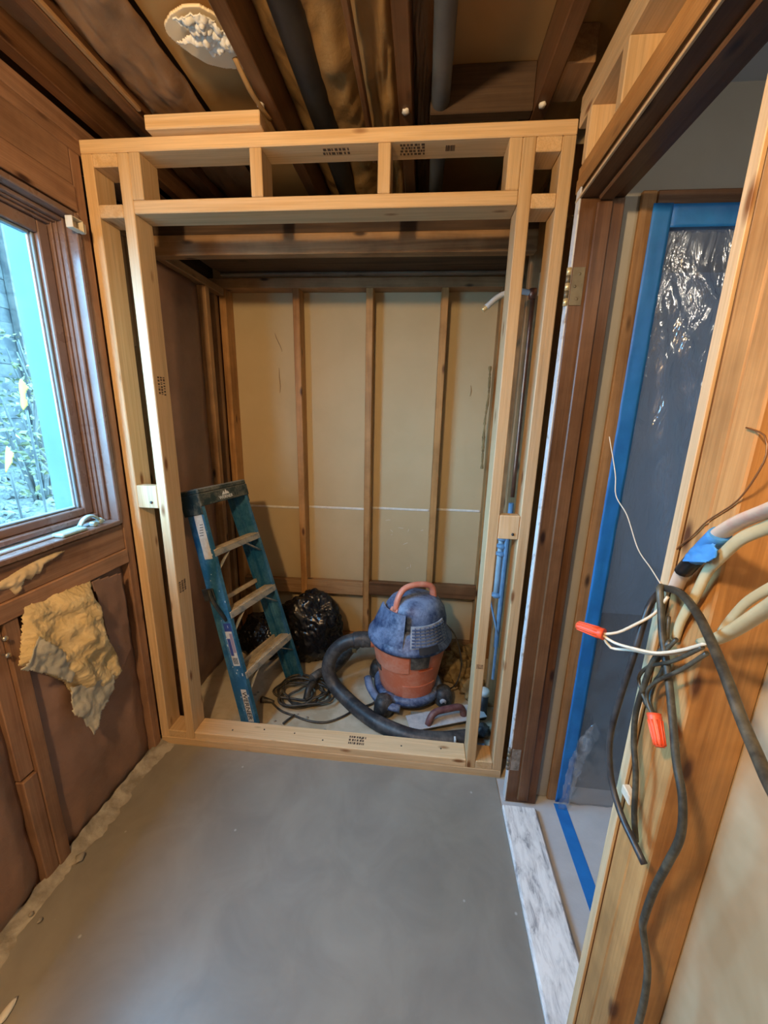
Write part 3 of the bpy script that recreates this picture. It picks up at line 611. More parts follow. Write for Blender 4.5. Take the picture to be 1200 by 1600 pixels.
p2 = tube('vent_pipe', [(1.131, -2.3, 2.385), (1.131, 0.96, 2.385)], 0.027, GREYPIPE, None, 20, 0.5); tag(p2, 'slim grey pipe running along the ceiling beside the middle joist', 'pipe')

# ------------------------------------------------------------------ right wall
wr = bmesh.new()
bm_box(wr, (1.6095, -0.065, 0.0), (1.622, 1.02, 2.63)); bm_box(wr, (1.6095, -2.4, 0.0), (1.622, -0.790, 2.63)); bm_box(wr, (1.6095, -0.790, 2.105), (1.622, -0.065, 2.63))
WR = struct(fin('wall_right', wr, DRYNEAR, None, (1.61, -0.7, 0)))
def rt(name, y0, y1, z0, z1, kind='fir', x0=1.5205, x1=1.609): return timber(name, (x0, y0, z0), (x1, y1, z1), kind, WR)
rt('top_plate', -2.4, 0.0, 2.315, 2.351, 'new'); rt('top_plate', -2.4, -0.001, 2.276, 2.3145, 'new')
rt('door_header', -0.852, -0.052, 2.128, 2.156, 'fir'); rt('door_header', -0.852, -0.052, 2.092, 2.1275, 'fir', 1.518)
for y in (-0.095, -0.285, -0.60): rt('cripple_stud', y, y+0.03, 2.1565, 2.2755, 'new')
rt('cripple_block', -0.255, -0.0955, 2.18, 2.25, 'new', 1.575, 1.609)
rt('trimmer_stud', -0.808, -0.7655, 0.0, 2.0915, 'fir'); rt('king_stud', -0.852, -0.8085, 0.0, 2.0915, 'fir')
rt('stud', -1.29, -1.252, 0.0, 2.2755, 'fir')
rt('hinge_stud', -0.0515, -0.012, 0.0, 2.2755, 'black', 1.545)  # coloured black to paint the shade of the gap beside the jamb
rt('stud', 0.10, 0.138, 0.0, 2.30, 'old'); rt('stud', 0.42, 0.458, 0.0, 2.30, 'old'); rt('stud', 0.845, 0.885, 0.0, 2.30, 'old')
rt('shower_block', 0.1385, 0.4195, 1.965, 2.05, 'new', 1.56); rt('brace', 0.1385, 0.4195, 1.10, 1.14, 'old', 1.57)
dg = timber('diagonal_brace', (1.53, 0.14, 2.05), (1.555, 0.178, 2.34), 'old', WR); dg.rotation_euler = (-0.65, 0, 0)
rt('sole_plate', -2.4, -0.853, 0.0, 0.038, 'fir')

# doorway 1: bathroom door lining
DR = struct(empty('door_1', (1.58, -0.42, 0)))
DK = lambda a: wood('dark', a)
box('hinge_jamb', (1.5215, -0.100, 0.0), (1.636, -0.081, 2.0655), DK('z'), DR, 0.002)
box('jamb_edge', (1.5165, -0.0995, 0.0), (1.5213, -0.0705, 2.0915), PAINTEDGE, DR, 0.001)
box('door_stop', (1.562, -0.112, 0.02), (1.602, -0.1005, 2.053), DK('z'), DR, 0.003)
box('head_jamb', (1.5215, -0.764, 2.066), (1.636, -0.0705, 2.0855), DK('y'), DR, 0.002)
box('head_edge', (1.515, -0.764, 2.064), (1.5212, -0.0705, 2.0705), wood('new', 'y'), DR, 0.001)
box('head_stop', (1.562, -0.745, 2.0535), (1.602, -0.1125, 2.0655), DK('y'), DR, 0.003)
box('strike_jamb', (1.5215, -0.765, 0.02), (1.636, -0.7455, 2.0655), DK('z'), DR, 0.002)
box('strike_edge', (1.5145, -0.765, 0.02), (1.5210, -0.7455, 2.0655), wood('new', 'z'), DR, 0.001)
def hinge(z, m, mk):
    h = box('hinge', (1.5225, -0.1022, z), (1.556, -0.1002, z+0.098), m, DR, 0.0008)
    for k in range(5):
        if mk is None and k % 2: continue
        lathe('knuckle', [(0, 0), (0.0065, 0), (0.0065, 0.0185), (0, 0.0185)], (1.5135, -0.0975, z+k*0.0197), (mk if k % 2 == 0 else BRASS) or m, h, 12)
    for k in range(3):
        lathe('screw', [(0, 0), (0.004, 0), (0.003, 0.0012), (0, 0.0012)], (1.542 if k != 1 else 1.533, -0.1022, z+0.017+k*0.032), m, h, 10, Matrix.Rotation(math.pi/2, 3, 'X'))
hinge(1.80, BRASS, KNUCKLE); hinge(0.155, RUSTHINGE, RUSTHINGE)

# ------------------------------------------------------------------ hall beyond the door with a taped-off doorway
wh = bmesh.new()
bm_box(wh, (1.622, -0.06, 0.0), (1.715, -0.04, 2.42)); bm_box(wh, (1.715, -0.06, 2.05), (2.60, -0.04, 2.42)); bm_box(wh, (2.60, -0.06, 0.0), (3.0, -0.04, 2.42))
WH = struct(fin('wall_hall', wh, DRYGREY, None, (2.2, -0.05, 0)))
struct(box('hall_ceiling', (1.6225, -2.4, 2.33), (3.0, -0.04, 2.36), plain('hall_ceiling_paint', (0.5, 0.52, 0.54), None, rough=0.8), None, 0))
struct(box('wall_hall_side', (3.0, -2.4, -0.12), (3.02, 0.0, 2.42), DRYGREY, None, 0))
struct(box('wall_rear', (-0.13, -2.42, -0.12), (3.02, -2.4, 2.65), DRYGREY, None, 0))
D2 = struct(empty('door_2', (2.1, -0.06, 0)))
box('casing', (1.689, -0.0745, 0.0), (1.728, -0.0605, 2.092), wood('old', 'z'), D2, 0.003); box('casing', (1.7285, -0.0745, 2.045), (2.66, -0.0605, 2.092), DK('x'), D2, 0.003)
box('casing', (2.615, -0.0745, 0.0), (2.66, -0.0605, 2.0445), wood('old', 'z'), D2, 0.003)
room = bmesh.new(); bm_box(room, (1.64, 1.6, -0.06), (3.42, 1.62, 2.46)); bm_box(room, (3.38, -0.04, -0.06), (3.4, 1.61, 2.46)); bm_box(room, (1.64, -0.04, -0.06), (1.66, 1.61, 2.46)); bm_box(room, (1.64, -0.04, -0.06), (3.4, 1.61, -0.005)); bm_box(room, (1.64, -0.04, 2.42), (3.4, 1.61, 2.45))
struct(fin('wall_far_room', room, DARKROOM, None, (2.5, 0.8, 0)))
PS = empty('plastic_sheet', (2.15, -0.08, 0)); tag(PS, 'clear plastic sheet taped over the hall doorway', 'plastic sheet')
def psf(s, t):
    x = s*0.90; z = t*2.03
    d = 0.0
    for k, (ang, ph) in enumerate(((1.15, 0.0), (1.32, 0.3), (0.8, 0.9))):   # folds fanning from the taped top corner
        a = math.atan2(2.03-z, x+0.02); d += 0.014*math.exp(-((a-ang)/0.045)**2)*min(1, (2.03-z)/0.25)
    d += 0.010*nz(x*5, z*2.5, 3)+0.008*nz(x*13+z*2, z*7-x*3, 6)+0.005*abs(nz(x*26-z*6, z*13+x*8, 9))+0.003*nz(x*48, z*26, 2)
    return min(0.03, d*min(1, 12*s)*min(1, 12*(1-t)+0.15))
sheet('sheeting', (1.742, -0.077, 0.0), (0.90, 0, 0), (0, 0, 2.03), 90, 150, psf, SHEET, PS, 0.0006)
def tstrip(lo, hi, seed):
    lo, hi = Vector(lo), Vector(hi); s = hi-lo
    if s.z > s.x: return sheet('tape', (lo.x, -0.0925, lo.z), (s.x, 0, 0), (0, 0, s.z), 6, 90, lambda a, b: 0.002*nz(a*2, b*30, seed), BLUETAPE, PS, 0.0008)
    return sheet('tape', (lo.x, -0.0925, lo.z), (s.x, 0, 0), (0, 0, s.z), 60, 6, lambda a, b: 0.002*nz(a*30, b*2, seed), BLUETAPE, PS, 0.0008)
tstrip((1.713, 0, 0.015), (1.764, 0, 2.052), 1); tstrip((1.7645, 0, 1.995), (2.64, 0, 2.05), 2); pass
sheet('loose_corner', (1.722, -0.096, 0.0), (0.11, 0, 0), (0, 0, 0.42), 30, 60, lambda s, t: 0.012+0.012*nz(s*4, t*8, 2)+0.006*nz(s*9, t*18, 5), SHEET, PS, 0.0006, [(0, 0), (0.28, 0), (0.55, 0.5), (0.75, 0.72), (0.98, 0.86), (0.7, 1.0), (0.35, 0.8), (0.1, 0.55)])

# ------------------------------------------------------------------ step ladder, folded and leaning on the left wall
LH, LL = 0.2623, 0.2607
LA = empty('step_ladder', (0.4706, 0.2989, 0.012), (Matrix.Rotation(-LH, 4, 'Z') @ Matrix.Rotation(-LL, 4, 'Y')).to_euler(), True)
tag(LA, 'blue fiberglass step ladder folded and leaning beside the vacuum', 'ladder')
WBs, WTs, LHt = 0.4068, 0.2922, 1.19
def rail(name, side, x0, x1, z0, z1, inset=0.0, wt=0.004, ch=0.018, m=LADBLUE):
    """channel-section rail following the ladder's taper; the web faces outward"""
    bm = bmesh.new()
    def yy(z): return side*((WBs+(WTs-WBs)*z/LHt)/2-inset)
    def prism(xa, xb, ya, yb_):
        q = []
        for z in (z0, z1):
            for x, y in ((xa, ya), (xb, ya), (xb, yb_), (xa, yb_)): q.append(bm.verts.new((x, yy(z)-side*y, z)))
        for f in ((0, 1, 2, 3), (4, 5, 6, 7), (0, 1, 5, 4), (1, 2, 6, 5), (2, 3, 7, 6), (3, 0, 4, 7)): bm.faces.new([q[i] for i in f])
    prism(x0, x1, 0, wt); prism(x1-wt, x1, wt, ch); prism(x0, x0+wt, wt, ch)
    return fin(name, bm, m, LA, ((x0+x1)/2, yy((z0+z1)/2), (z0+z1)/2))
fr = {}
for s in (-1, 1):
    fr[s] = rail('front_rail', s, -0.066, 0.0, 0.005, 1.15)
    rail('rear_leg', s, -0.112, -0.070, 0.022, 1.11, 0.012, 0.004, 0.014)
    bmf = bmesh.new(); y = s*(WBs/2-0.006); bm_box(bmf, (-0.07, y-0.014, 0.001), (0.003, y+0.014, 0.035), 0.003); fin('rubber_foot', bmf, VACDK, LA, (-0.03, y, 0.01))
for k, z in enumerate((0.2975, 0.595, 0.8925)):
    wy = (WBs+(WTs-WBs)*z/LHt)/2-0.005
    bm = bmesh.new(); bm_box(bm, (-0.070, -wy, z-0.006), (0.002, wy, z), 0.0015)
    for r in range(6): bm_box(bm, (-0.064+r*0.011, -wy+0.004, z), (-0.060+r*0.011, wy-0.004, z+0.0018))
    st = fin('step', bm, LADSTEP, LA, (-0.034, 0, z))
    box('step_edge', (-0.003, -wy, z-0.032), (0.003, wy, z-0.0062), LADEDGE, st, 0.001); box('step_edge', (-0.070, -wy, z-0.024), (-0.066, wy, z-0.0062), LADEDGE, st, 0.001)
    for s in (-1, 1):
        tube('knee_brace', [(-0.012, s*(wy-0.10), z-0.028), (-0.012, s*(wy-0.008), z-0.095)], 0.011, LADEDGE, st, 6, 0.05, None, 0.3)
# rear cross bars
for z in (0.28, 0.62): 
    wy = (WBs+(WTs-WBs)*z/LHt)/2-0.02
    box('rear_bar', (-0.108, -wy, z), (-0.094, wy, z+0.022), LADSTEP, LA, 0.002)
# spreader with its dark bracket on the near rail
tube('spreader', [(-0.02, -WBs/2+0.024, 0.56), (-0.045, -WBs/2+0.005, 0.66), (-0.055, -WBs/2+0.012, 0.72)], 0.011, LADDARK, LA, 6, 0.03, None, 0.3)
box('spreader_bracket', (-0.118, -WBs/2+0.022, 0.66), (-0.050, -WBs/2+0.030, 0.72), LADDARK, LA, 0.003)
# top cap
bm = bmesh.new(); cy = 0.158
bm_box(bm, (-0.118, -cy, 1.150), (0.008, cy, 1.176), 0.006); bm_box(bm, (0.001, -cy, 1.095), (0.008, cy, 1.152), 0.002)
for s in (-1, 1): bm_box(bm, (-0.112, s*cy-0.006*(s > 0), 1.06), (0.002, s*cy+0.006*(s < 0), 1.152), 0.002)
cap = fin('top_cap', bm, LADCAP, LA, (-0.05, 0, 1.16))
MF = Matrix(((0, 0, 1, 0), (1, 0, 0, 0), (0, 1, 0, 0), (0, 0, 0, 1)))     # text plane facing +x, reading along +y
text('cap_lettering', 'WERNER', 0.022, Matrix.Translation((0.0084, 0.0, 1.112)) @ MF, INKW, cap)
bm = bmesh.new()
for pts in (((-0.022, 1.124), (-0.008, 1.142), (-0.002, 1.124)), ((-0.006, 1.124), (0.006, 1.147), (0.018, 1.124)), ((0.010, 1.124), (0.018, 1.138), (0.026, 1.124))):
    vs = [bm.verts.new((0.0086, y, z)) for y, z in pts]; v2 = [bm.verts.new((0.0078, y, z)) for y, z in pts]; bm.faces.new(vs)
    for i in range(3): bm.faces.new((vs[i], vs[(i+1) % 3], v2[(i+1) % 3], v2[i]))
fin('cap_emblem', bm, INKW, cap, (0.0084, 0, 1.13))
# stickers on the near rail's web (outer face, y < 0)
def yweb(z): return -(WBs+(WTs-WBs)*z/LHt)/2
tap = math.atan2((WBs-WTs)/2, LHt)
def stick(name, x0, x1, z0, z1, m, off=0.0006, par=None):
    bm = bmesh.new(); q = []
    for d in (off, off-0.0005):
        for x, z in ((x0, z0), (x1, z0), (x1, z1), (x0, z1)): q.append(bm.verts.new((x, yweb(z)-d, z)))
    for f in ((0, 1, 2, 3), (4, 5, 6, 7), (0, 1, 5, 4), (1, 2, 6, 5), (2, 3, 7, 6), (3, 0, 4, 7)): bm.faces.new([q[i] for i in f])
    return fin(name, bm, m, par or fr[-1], ((x0+x1)/2, yweb((z0+z1)/2)-off, (z0+z1)/2))
stick('paper_label', -0.060, -0.012, 0.855, 1.06, STICKW)
for k in range(5): stick('label_line', -0.054+0.004*k, -0.030+0.003*k, 0.965+0.012*k, 0.968+0.012*k, INK, 0.0011)
stick('safety_label', -0.052, -0.012, 0.335, 0.505, STICKW); stick('safety_label', -0.052, -0.008, 0.505, 0.545, STICKB); stick('label_print', -0.050, -0.032, 0.385, 0.470, STICKB, 0.0011)
stick('label_print', -0.030, -0.014, 0.40, 0.495, plain('mauve_print', (0.30, 0.22, 0.28), None, rough=0.6), 0.0011)
for k in range(6): stick('barcode_line', -0.046+0.005*k, -0.0435+0.005*k, 0.343, 0.375, INK, 0.0011)
def text_web(name, body, size, x, z, m):
    # runs down the rail: glyph x axis -> -z, glyph y axis -> +x
    mw = Matrix.Translation((x, yweb(z)-0.0016, z)) @ Matrix.Rotation(-tap, 4, 'X') @ Matrix(((0, 1, 0, 0), (0, 0, -1, 0), (-1, 0, 0, 0), (0, 0, 0, 1)))
    return text(name, body, size, mw, m, fr[-1])
stick('maker_label', -0.048, -0.016, 0.05, 0.215, STICKW); text_web('maker_lettering', 'WERNER', 0.036, -0.032, 0.132, INK)
for k in range(26):   # paint drips
    z = random.uniform(0.05, 1.1); x = random.uniform(-0.062, -0.004); a = random.uniform(0.002, 0.005)
    stick('paint_spot', x, x+a, z, z+a*random.uniform(1, 3), LADSPOT, 0.0006)

# ------------------------------------------------------------------ wet/dry vacuum
VX, VY = 1.105, 0.475
VA = empty('shop_vacuum', (VX, VY, 0), None, True); tag(VA, 'orange drum vacuum with dusty blue lid and black hose', 'vacuum')
drum = lathe('drum', [(0, 0.075), (0.140, 0.075), (0.150, 0.085), (0.155, 0.12), (0.176, 0.24), (0.187, 0.30), (0.194, 0.345), (0.200, 0.350), (0.200, 0.362), (0, 0.362)], (0, 0, 0), VACOR, VA, 48)
def patch(name, a0, a1, z0, z1, out, m, par, r=lambda z: 0.155+(z-0.12)*0.178, seg=14, topdrop=0.0):
    """raised curved panel on the drum"""
    bm = bmesh.new(); g = []
    for d in (0, 1):
        rows = []
        for j in range(5):
            row = []
            for i in range(seg+1):
                a = math.radians(a0+(a1-a0)*i/seg); z = z0+(z1-z0)*j/4; 
                if j == 0: z += topdrop*math.sin(math.pi*i/seg)
                rr = r(z)+(out if d else -0.002); row.append(bm.verts.new((rr*math.cos(a), rr*math.sin(a), z)))
            rows.append(row)
        g.append(rows)
    for rows in g:
        for A, B in zip(rows, rows[1:]):
            for i in range(seg): bm.faces.new((A[i], A[i+1], B[i+1], B[i]))
    I, O = g
    for i in range(seg):
        bm.faces.new((I[0][i], I[0][i+1], O[0][i+1], O[0][i])); bm.faces.new((I[4][i], I[4][i+1], O[4][i+1], O[4][i]))
    for j in range(4):
        bm.faces.new((I[j][0], I[j+1][0], O[j+1][0], O[j][0])); bm.faces.new((I[j][seg], I[j+1][seg], O[j+1][seg], O[j][seg]))
    am = math.radians((a0+a1)/2)
    return fin(name, bm, m, par, (0.19*math.cos(am), 0.19*math.sin(am), (z0+z1)/2))
patch('drum_panel', 205, 272, 0.255, 0.345, 0.006, VACOR, drum, topdrop=-0.012)
patch('drum_panel', 262, 325, 0.09, 0.165, 0.005, VACOR, drum, topdrop=0.0)
patch('drum_rib', 288, 312, 0.255, 0.266, 0.007, VACOR, drum)
patch('drum_emblem', 196, 218, 0.205, 0.252, 0.004, VACDK, drum)
patch('latch', 274, 300, 0.290, 0.362, 0.016, VACDK, VA); patch('latch', 100, 126, 0.30, 0.36, 0.014, VACDK, VA)
lid = lathe('lid', [(0.196, 0.362), (0.216, 0.362), (0.221, 0.372), (0.219, 0.385), (0.204, 0.402), (0.186, 0.430), (0.172, 0.452), (0, 0.452)], (0, 0, 0), VACBL, VA, 48)
dome = lathe('motor_housing', [(0.152, 0.448), (0.150, 0.480), (0.138, 0.530), (0.116, 0.565), (0.085, 0.585), (0, 0.592)], (0.022, 0.01, 0), VACBL, VA, 40, None, 1.1, 0.95)
# raised scoop wrapping the housing and the grille
patch('housing_scoop', 185, 262, 0.402, 0.545, 0.007, VACBL, VA, lambda z: 0.200-(z-0.402)*0.42)
vr = lambda z: 0.206-(z-0.402)*0.42
vb = patch('vent_panel', 272, 338, 0.405, 0.505, 0.004, VENTG, VA, lambda z: 0.202-(z-0.402)*0.30)
for k in range(6):
    z = 0.413+k*0.015; patch('vent_slat', 274, 336, z, z+0.006, 0.010, VACBL, vb, lambda z: 0.202-(z-0.402)*0.30, 12)
for k in range(8):
    a = 278+k*7.6; patch('vent_slat', a, a+1.8, 0.410, 0.500, 0.008, VACBL, vb, lambda z: 0.202-(z-0.402)*0.30, 2)
patch('badge', 284, 312, 0.384, 0.412, 0.012, INK, VA, lambda z: 0.212-(z-0.385)*0.6)
tube('handle', [(-0.075, -0.075, 0.535), (-0.066, -0.066, 0.590), (-0.040, -0.046, 0.636), (0.010, -0.020, 0.652), (0.070, 0.005, 0.648), (0.105, 0.022, 0.625), (0.115, 0.030, 0.560)], 0.0195, VACHAND, VA, 10, 0.012, None, 0.8)
patch('handle_base', 212, 236, 0.455, 0.548, 0.008, VACHAND, VA, lambda z: 0.165-(z-0.45)*0.62)
lathe('hose_port', [(0, 0), (0.040, 0), (0.040, 0.055), (0.034, 0.058), (0, 0.058)], (-0.178, -0.015, 0.322), VACHAND, VA, 24, Matrix.Rotation(-math.pi/2, 3, 'Y'))
# dolly with casters
ring = bmesh.new(); bm_lathe(ring, [(0.120, 0.050), (0.178, 0.050), (0.185, 0.072), (0.172, 0.090), (0.158, 0.092), (0.120, 0.074), (0.120, 0.050)], (0, 0, 0), 40)
dolly = fin('dolly', ring, VACBL, VA, (0, 0, 0.07))
for a, L in ((238, 0.215), (338, 0.205), (58, 0.2), (150, 0.2)):
    ca, sa = math.cos(math.radians(a)), math.sin(math.radians(a)); c = (ca*L, sa*L, 0)
    arm = bmesh.new(); bm_tube(arm, [(ca*0.14, sa*0.14, 0.075), (ca*(L-0.02), sa*(L-0.02), 0.085), (ca*L, sa*L, 0.078)], 0.032, 10, 0.02, None, 0.6)
    am = fin('dolly_arm', arm, VACBL, VA, (ca*0.17, sa*0.17, 0.08))
    lathe('caster_hood', [(0, 0.112), (0.036, 0.106), (0.047, 0.075), (0.050, 0.034), (0.042, 0.028), (0, 0.032)], c, VACDK, am, 20)
    lathe('caster_wheel', [(0, -0.016), (0.024, -0.016), (0.028, -0.010), (0.028, 0.010), (0.024, 0.016), (0, 0.016)], (c[0], c[1]-0.012, 0.0285), VACDK, am, 20, Matrix.Rotation(math.pi/2, 3, 'X') @ Matrix.Rotation(math.radians(a), 3, 'Y'))
hub = lathe('caster_cap', [(0, 0), (0.018, 0), (0.016, 0.006), (0, 0.007)], (0.188, -0.118, 0.062), VENTG, VA, 16, Matrix.Rotation(math.pi/2, 3, 'X'))
# side tool rail on the dolly, running from the back left to the front
tube('dolly_rail', [(-0.215, -0.03, 0.10), (-0.19, -0.10, 0.085), (-0.12, -0.19, 0.075), (-0.03, -0.21, 0.07)], 0.022, VACBL, VA, 8, 0.02, None, 0.7)
HP = [(-0.205, -0.015, 0.322), (-0.275, -0.025, 0.322), (-0.352, -0.035, 0.295), (-0.412, -0.045, 0.225), (-0.425, -0.065, 0.145), (-0.385, -0.095, 0.080), (-0.315, -0.145, 0.052), (-0.225, -0.215, 0.040), (-0.115, -0.285, 0.037), (0.03, -0.338, 0.037), (0.16, -0.342, 0.037), (0.27, -0.318, 0.036), (0.315, -0.305, 0.036)]
tube('hose', HP, 0.037, HOSE, VA, 16, 0.0045, lambda t, i: (1.0 if i % 2 else 0.955) if t > 0.07 else 1.12)
tube('cuff', [(-0.205, -0.015, 0.322), (-0.262, -0.024, 0.322)], 0.042, VACDK, VA, 18, 0.01, lambda t, i: 1.0 if i % 2 else 0.94)
tube('power_cord', [(0.17, 0.06, 0.42), (0.24, 0.02, 0.36), (0.28, -0.01, 0.22), (0.26, -0.02, 0.10), (0.22, 0.02, 0.02)], 0.004, CORDBLK, VA, 6)
box('hose_scuff', (0.225, -0.368, 0.0405), (0.234, -0.345, 0.0685), LADSPOT, VA, 0.001)

# ------------------------------------------------------------------ black rubbish bags and tools on the alcove floor
def bag(name, c, rad, seed, label):
    bm = bmesh.new(); bmesh.ops.create_icosphere(bm, subdivisions=6, radius=1)
    for v in bm.verts:
        d = v.co.normalized(); k = 1+0.22*noise.noise(d*1.7+Vector((seed, 0, 0)))+0.10*abs(noise.noise(d*4.2+Vector((0, seed, 0))))-0.05*abs(noise.noise(d*8+Vector((0, 0, seed))))-0.07*abs(noise.noise(Vector((d.x*11+d.z*4, d.y*11, d.z*3+seed))))-0.012*abs(noise.noise(Vector((d.x*22+d.z*9, d.y*22, d.z*7+seed))))
        v.co = Vector((d.x*rad[0]*k+c[0], d.y*rad[1]*k+c[1], max(0.001, d.z*rad[2]*k+c[2])))
        v.co.y = min(v.co.y, 0.893); v.co.x = max(v.co.x, 0.035)
    o = fin(name, bm, BAGBLK, None, (c[0], c[1], 0), True); return tag(o, label, 'bag', 'black rubbish bags')
b1 = bag('rubbish_bag', (0.475, 0.755, 0.185), (0.215, 0.14, 0.235), 3.0, 'glossy black rubbish bag against the back wall behind the ladder')
PLC = blob('plaster_chip', (0.150, -0.82, 0.006), (0.010, 0.028, 0.007), WHITE, None, 0.3, 2, 2, 3, 0.0006); tag(PLC, 'white plaster chip on the floor by the left wall', 'plaster chip')
b2 = bag('rubbish_bag', (0.20, 0.735, 0.12), (0.165, 0.14, 0.15), 8.0, 'black rubbish bag in the corner seen through the ladder steps')
bm = bmesh.new()
sheet('bag_neck', (0.39, 0.80, 0.385), (0.16, 0, 0.02), (0.02, -0.09, -0.01), 30, 24, lambda s, t: 0.012*math.sin(9*s)+0.015*nz(s*5, t*5, 3), BAGBLK, b1, 0.002, [(0.05, 0.1), (0.5, 0), (0.97, 0.3), (0.9, 0.8), (0.4, 1), (0.1, 0.7)])
# coil of cord
cp_ = []
for k in range(150):
    t = k/150; a = t*2*math.pi*6.3; r = 0.085+0.025*math.sin(a*0.37+1)+0.012*math.sin(k*0.9)
    cp_.append((0.545+0.03*math.sin(a*0.21)+r*1.35*math.cos(a), 0.370+0.02*math.cos(a*0.29)+r*math.sin(a), 0.008+0.034*t+0.014*(0.5+0.5*math.sin(a*1.0+0.6))+0.006*math.sin(a*2.3)))
EC = empty('extension_cord', (0.53, 0.39, 0)); tag(EC, 'coiled black extension cord on the floor at the foot of the ladder', 'cord')
tube('cord', cp_, 0.0058, CORDBLK, EC, 6, 0.012)
tube('cord_tail', [(0.40, 0.30, 0.012), (0.47, 0.25, 0.008), (0.55, 0.225, 0.007), (0.64, 0.20, 0.007), (0.72, 0.205, 0.007), (0.79, 0.25, 0.007), (0.85, 0.31, 0.007), (0.93, 0.36, 0.008), (0.95, 0.42, 0.01)], 0.0058, CORDBLK, EC, 6)
tube('cord_end', [(0.55, 0.23, 0.008), (0.525, 0.19, 0.012), (0.512, 0.165, 0.012)], 0.0055, CORDBLK, EC, 6)
tube('cord_wrap', [(0.60, 0.44, 0.02), (0.595, 0.41, 0.06), (0.585, 0.36, 0.06), (0.58, 0.33, 0.02)], 0.020, CORDBLK, EC, 8)
pl = tube('plug', [(0.345, 0.305, 0.018), (0.385, 0.300, 0.018), (0.415, 0.298, 0.014)], 0.017, CORDBLK, EC, 10, 0.01, lambda t, i: 1.0-0.55*t)
for dy in (-0.006, 0.006): box('prong', (0.328, 0.305+dy-0.001, 0.014), (0.346, 0.305+dy+0.001, 0.020), CHROME, pl, 0)
# power tool behind the hose
TO = empty('power_tool', (0.70, 0.57, 0)); tag(TO, 'black power tool with a red switch behind the vacuum hose', 'power tool')
tube('tool_body', [(0.80, 0.585, 0.215), (0.745, 0.60, 0.165), (0.69, 0.575, 0.10), (0.645, 0.52, 0.058)], 0.046, VACDK, TO, 12, 0.02, lambda t, i: 0.8+0.35*math.sin(3*t))
tube('tool_handle', [(0.655, 0.53, 0.06), (0.615, 0.475, 0.075), (0.585, 0.425, 0.075)], 0.026, VACDK, TO, 12, 0.02)
box('red_switch', (0.725, 0.548, 0.180), (0.752, 0.575, 0.207), plain('red_switch', (0.42, 0.04, 0.035), None, rough=0.4), TO, 0.004)
box('tool_label', (0.785, 0.545, 0.175), (0.808, 0.552, 0.197), plain('ochre_label', (0.35, 0.27, 0.12), None, rough=0.6), TO, 0.001)
# trowel
TR = empty('plaster_float', (1.33, 0.27, 0)); tag(TR, 'steel plastering float with a maroon handle lying before the vacuum', 'trowel')
bm = bmesh.new(); q = []
for z in (0.0655, 0.0695):
    for x, y in ((1.135, 0.205), (1.505, 0.335), (1.475, 0.428), (1.105, 0.300)): q.append(bm.verts.new((x, y, z+(x-1.3)*0.02)))
for f in ((0, 1, 2, 3), (4, 5, 6, 7), (0, 1, 5, 4), (1, 2, 6, 5), (2, 3, 7, 6), (3, 0, 4, 7)): bm.faces.new([q[i] for i in f])
bmesh.ops.translate(bm, verts=bm.verts, vec=(0.0, -0.045, -0.022))
bld = fin('blade', bm, TROWST, TR, (1.3, 0.31, 0.06))
tube('handle', [(1.215, 0.210, 0.044), (1.225, 0.220, 0.074), (1.25, 0.237, 0.096), (1.31, 0.257, 0.104), (1.365, 0.277, 0.102), (1.385, 0.287, 0.078), (1.39, 0.290, 0.048)], 0.0165, TROWHA, TR, 10, 0.01)
tb = timber('board_offcut', (1.13, 0.20, 0.0005), (1.20, 0.30, 0.036), 'grey'); tag(tb, 'short timber offcut under the float', 'offcut')
# rubble by the right wall
for k, (x, y, z, r) in enumerate(((1.40, 0.62, 0.05, 0.075), (1.46, 0.50, 0.045, 0.06), (1.33, 0.70, 0.04, 0.065), (1.44, 0.76, 0.05, 0.08), (1.47, 0.40, 0.03, 0.035))):
    o = blob('insulation_scrap', (x, y, z), (r*1.15, r, r*0.9), DEBRIS, None, 0.5, 2.2, 4, k, 0.0006)
    tag(o, ('large clump of dirty yellow insulation behind the vacuum casters', 'clump of dirty insulation between the vacuum and the right wall', 'clump of dirty insulation nearest the back wall studs', 'clump of dirty insulation in the back right corner', 'small crumb of insulation beside the float')[k], 'insulation', 'insulation scraps')
ps_ = lathe('pipe_stub', [(0, 0.0), (0.024, 0.0), (0.024, 0.135), (0, 0.135)], (1.492, 0.345, 0.0), BLACKPIPE, None, 18); tag(ps_, 'black pipe stub with white cap standing behind the right stud', 'pipe stub')
lathe('stub_cap', [(0, 0.1352), (0.026, 0.1352), (0.026, 0.158), (0.02, 0.163), (0, 0.163)], (1.492, 0.345, 0.0), WHITE, ps_, 18)
ss = box('blue_scrap', (1.395, 0.105, 0.0005), (1.478, 0.165, 0.012), BLUEMET, None, 0.002, base=True); tag(ss, 'flat pale blue scrap on the floor by the right studs', 'scrap')
dc = blob('rubble_piece', (1.47, 0.215, 0.035), (0.04, 0.03, 0.033), VACDK, None, 0.4, 2, 3, 4, 0.0006); tag(dc, 'dark lump of rubble beside the blue scrap', 'rubble')
for k in range(22):
    x, y = random.uniform(0.1, 1.4), random.uniform(0.11, 0.4); r = random.uniform(0.003, 0.007)
    if 0.33 < x < 0.46 or (0.95 < x): continue
    o = blob('floor_chip', (x, y, r*0.5), (r*1.4, r, r*0.6), MORTAR, floor, 0.5, 2, 1, k)

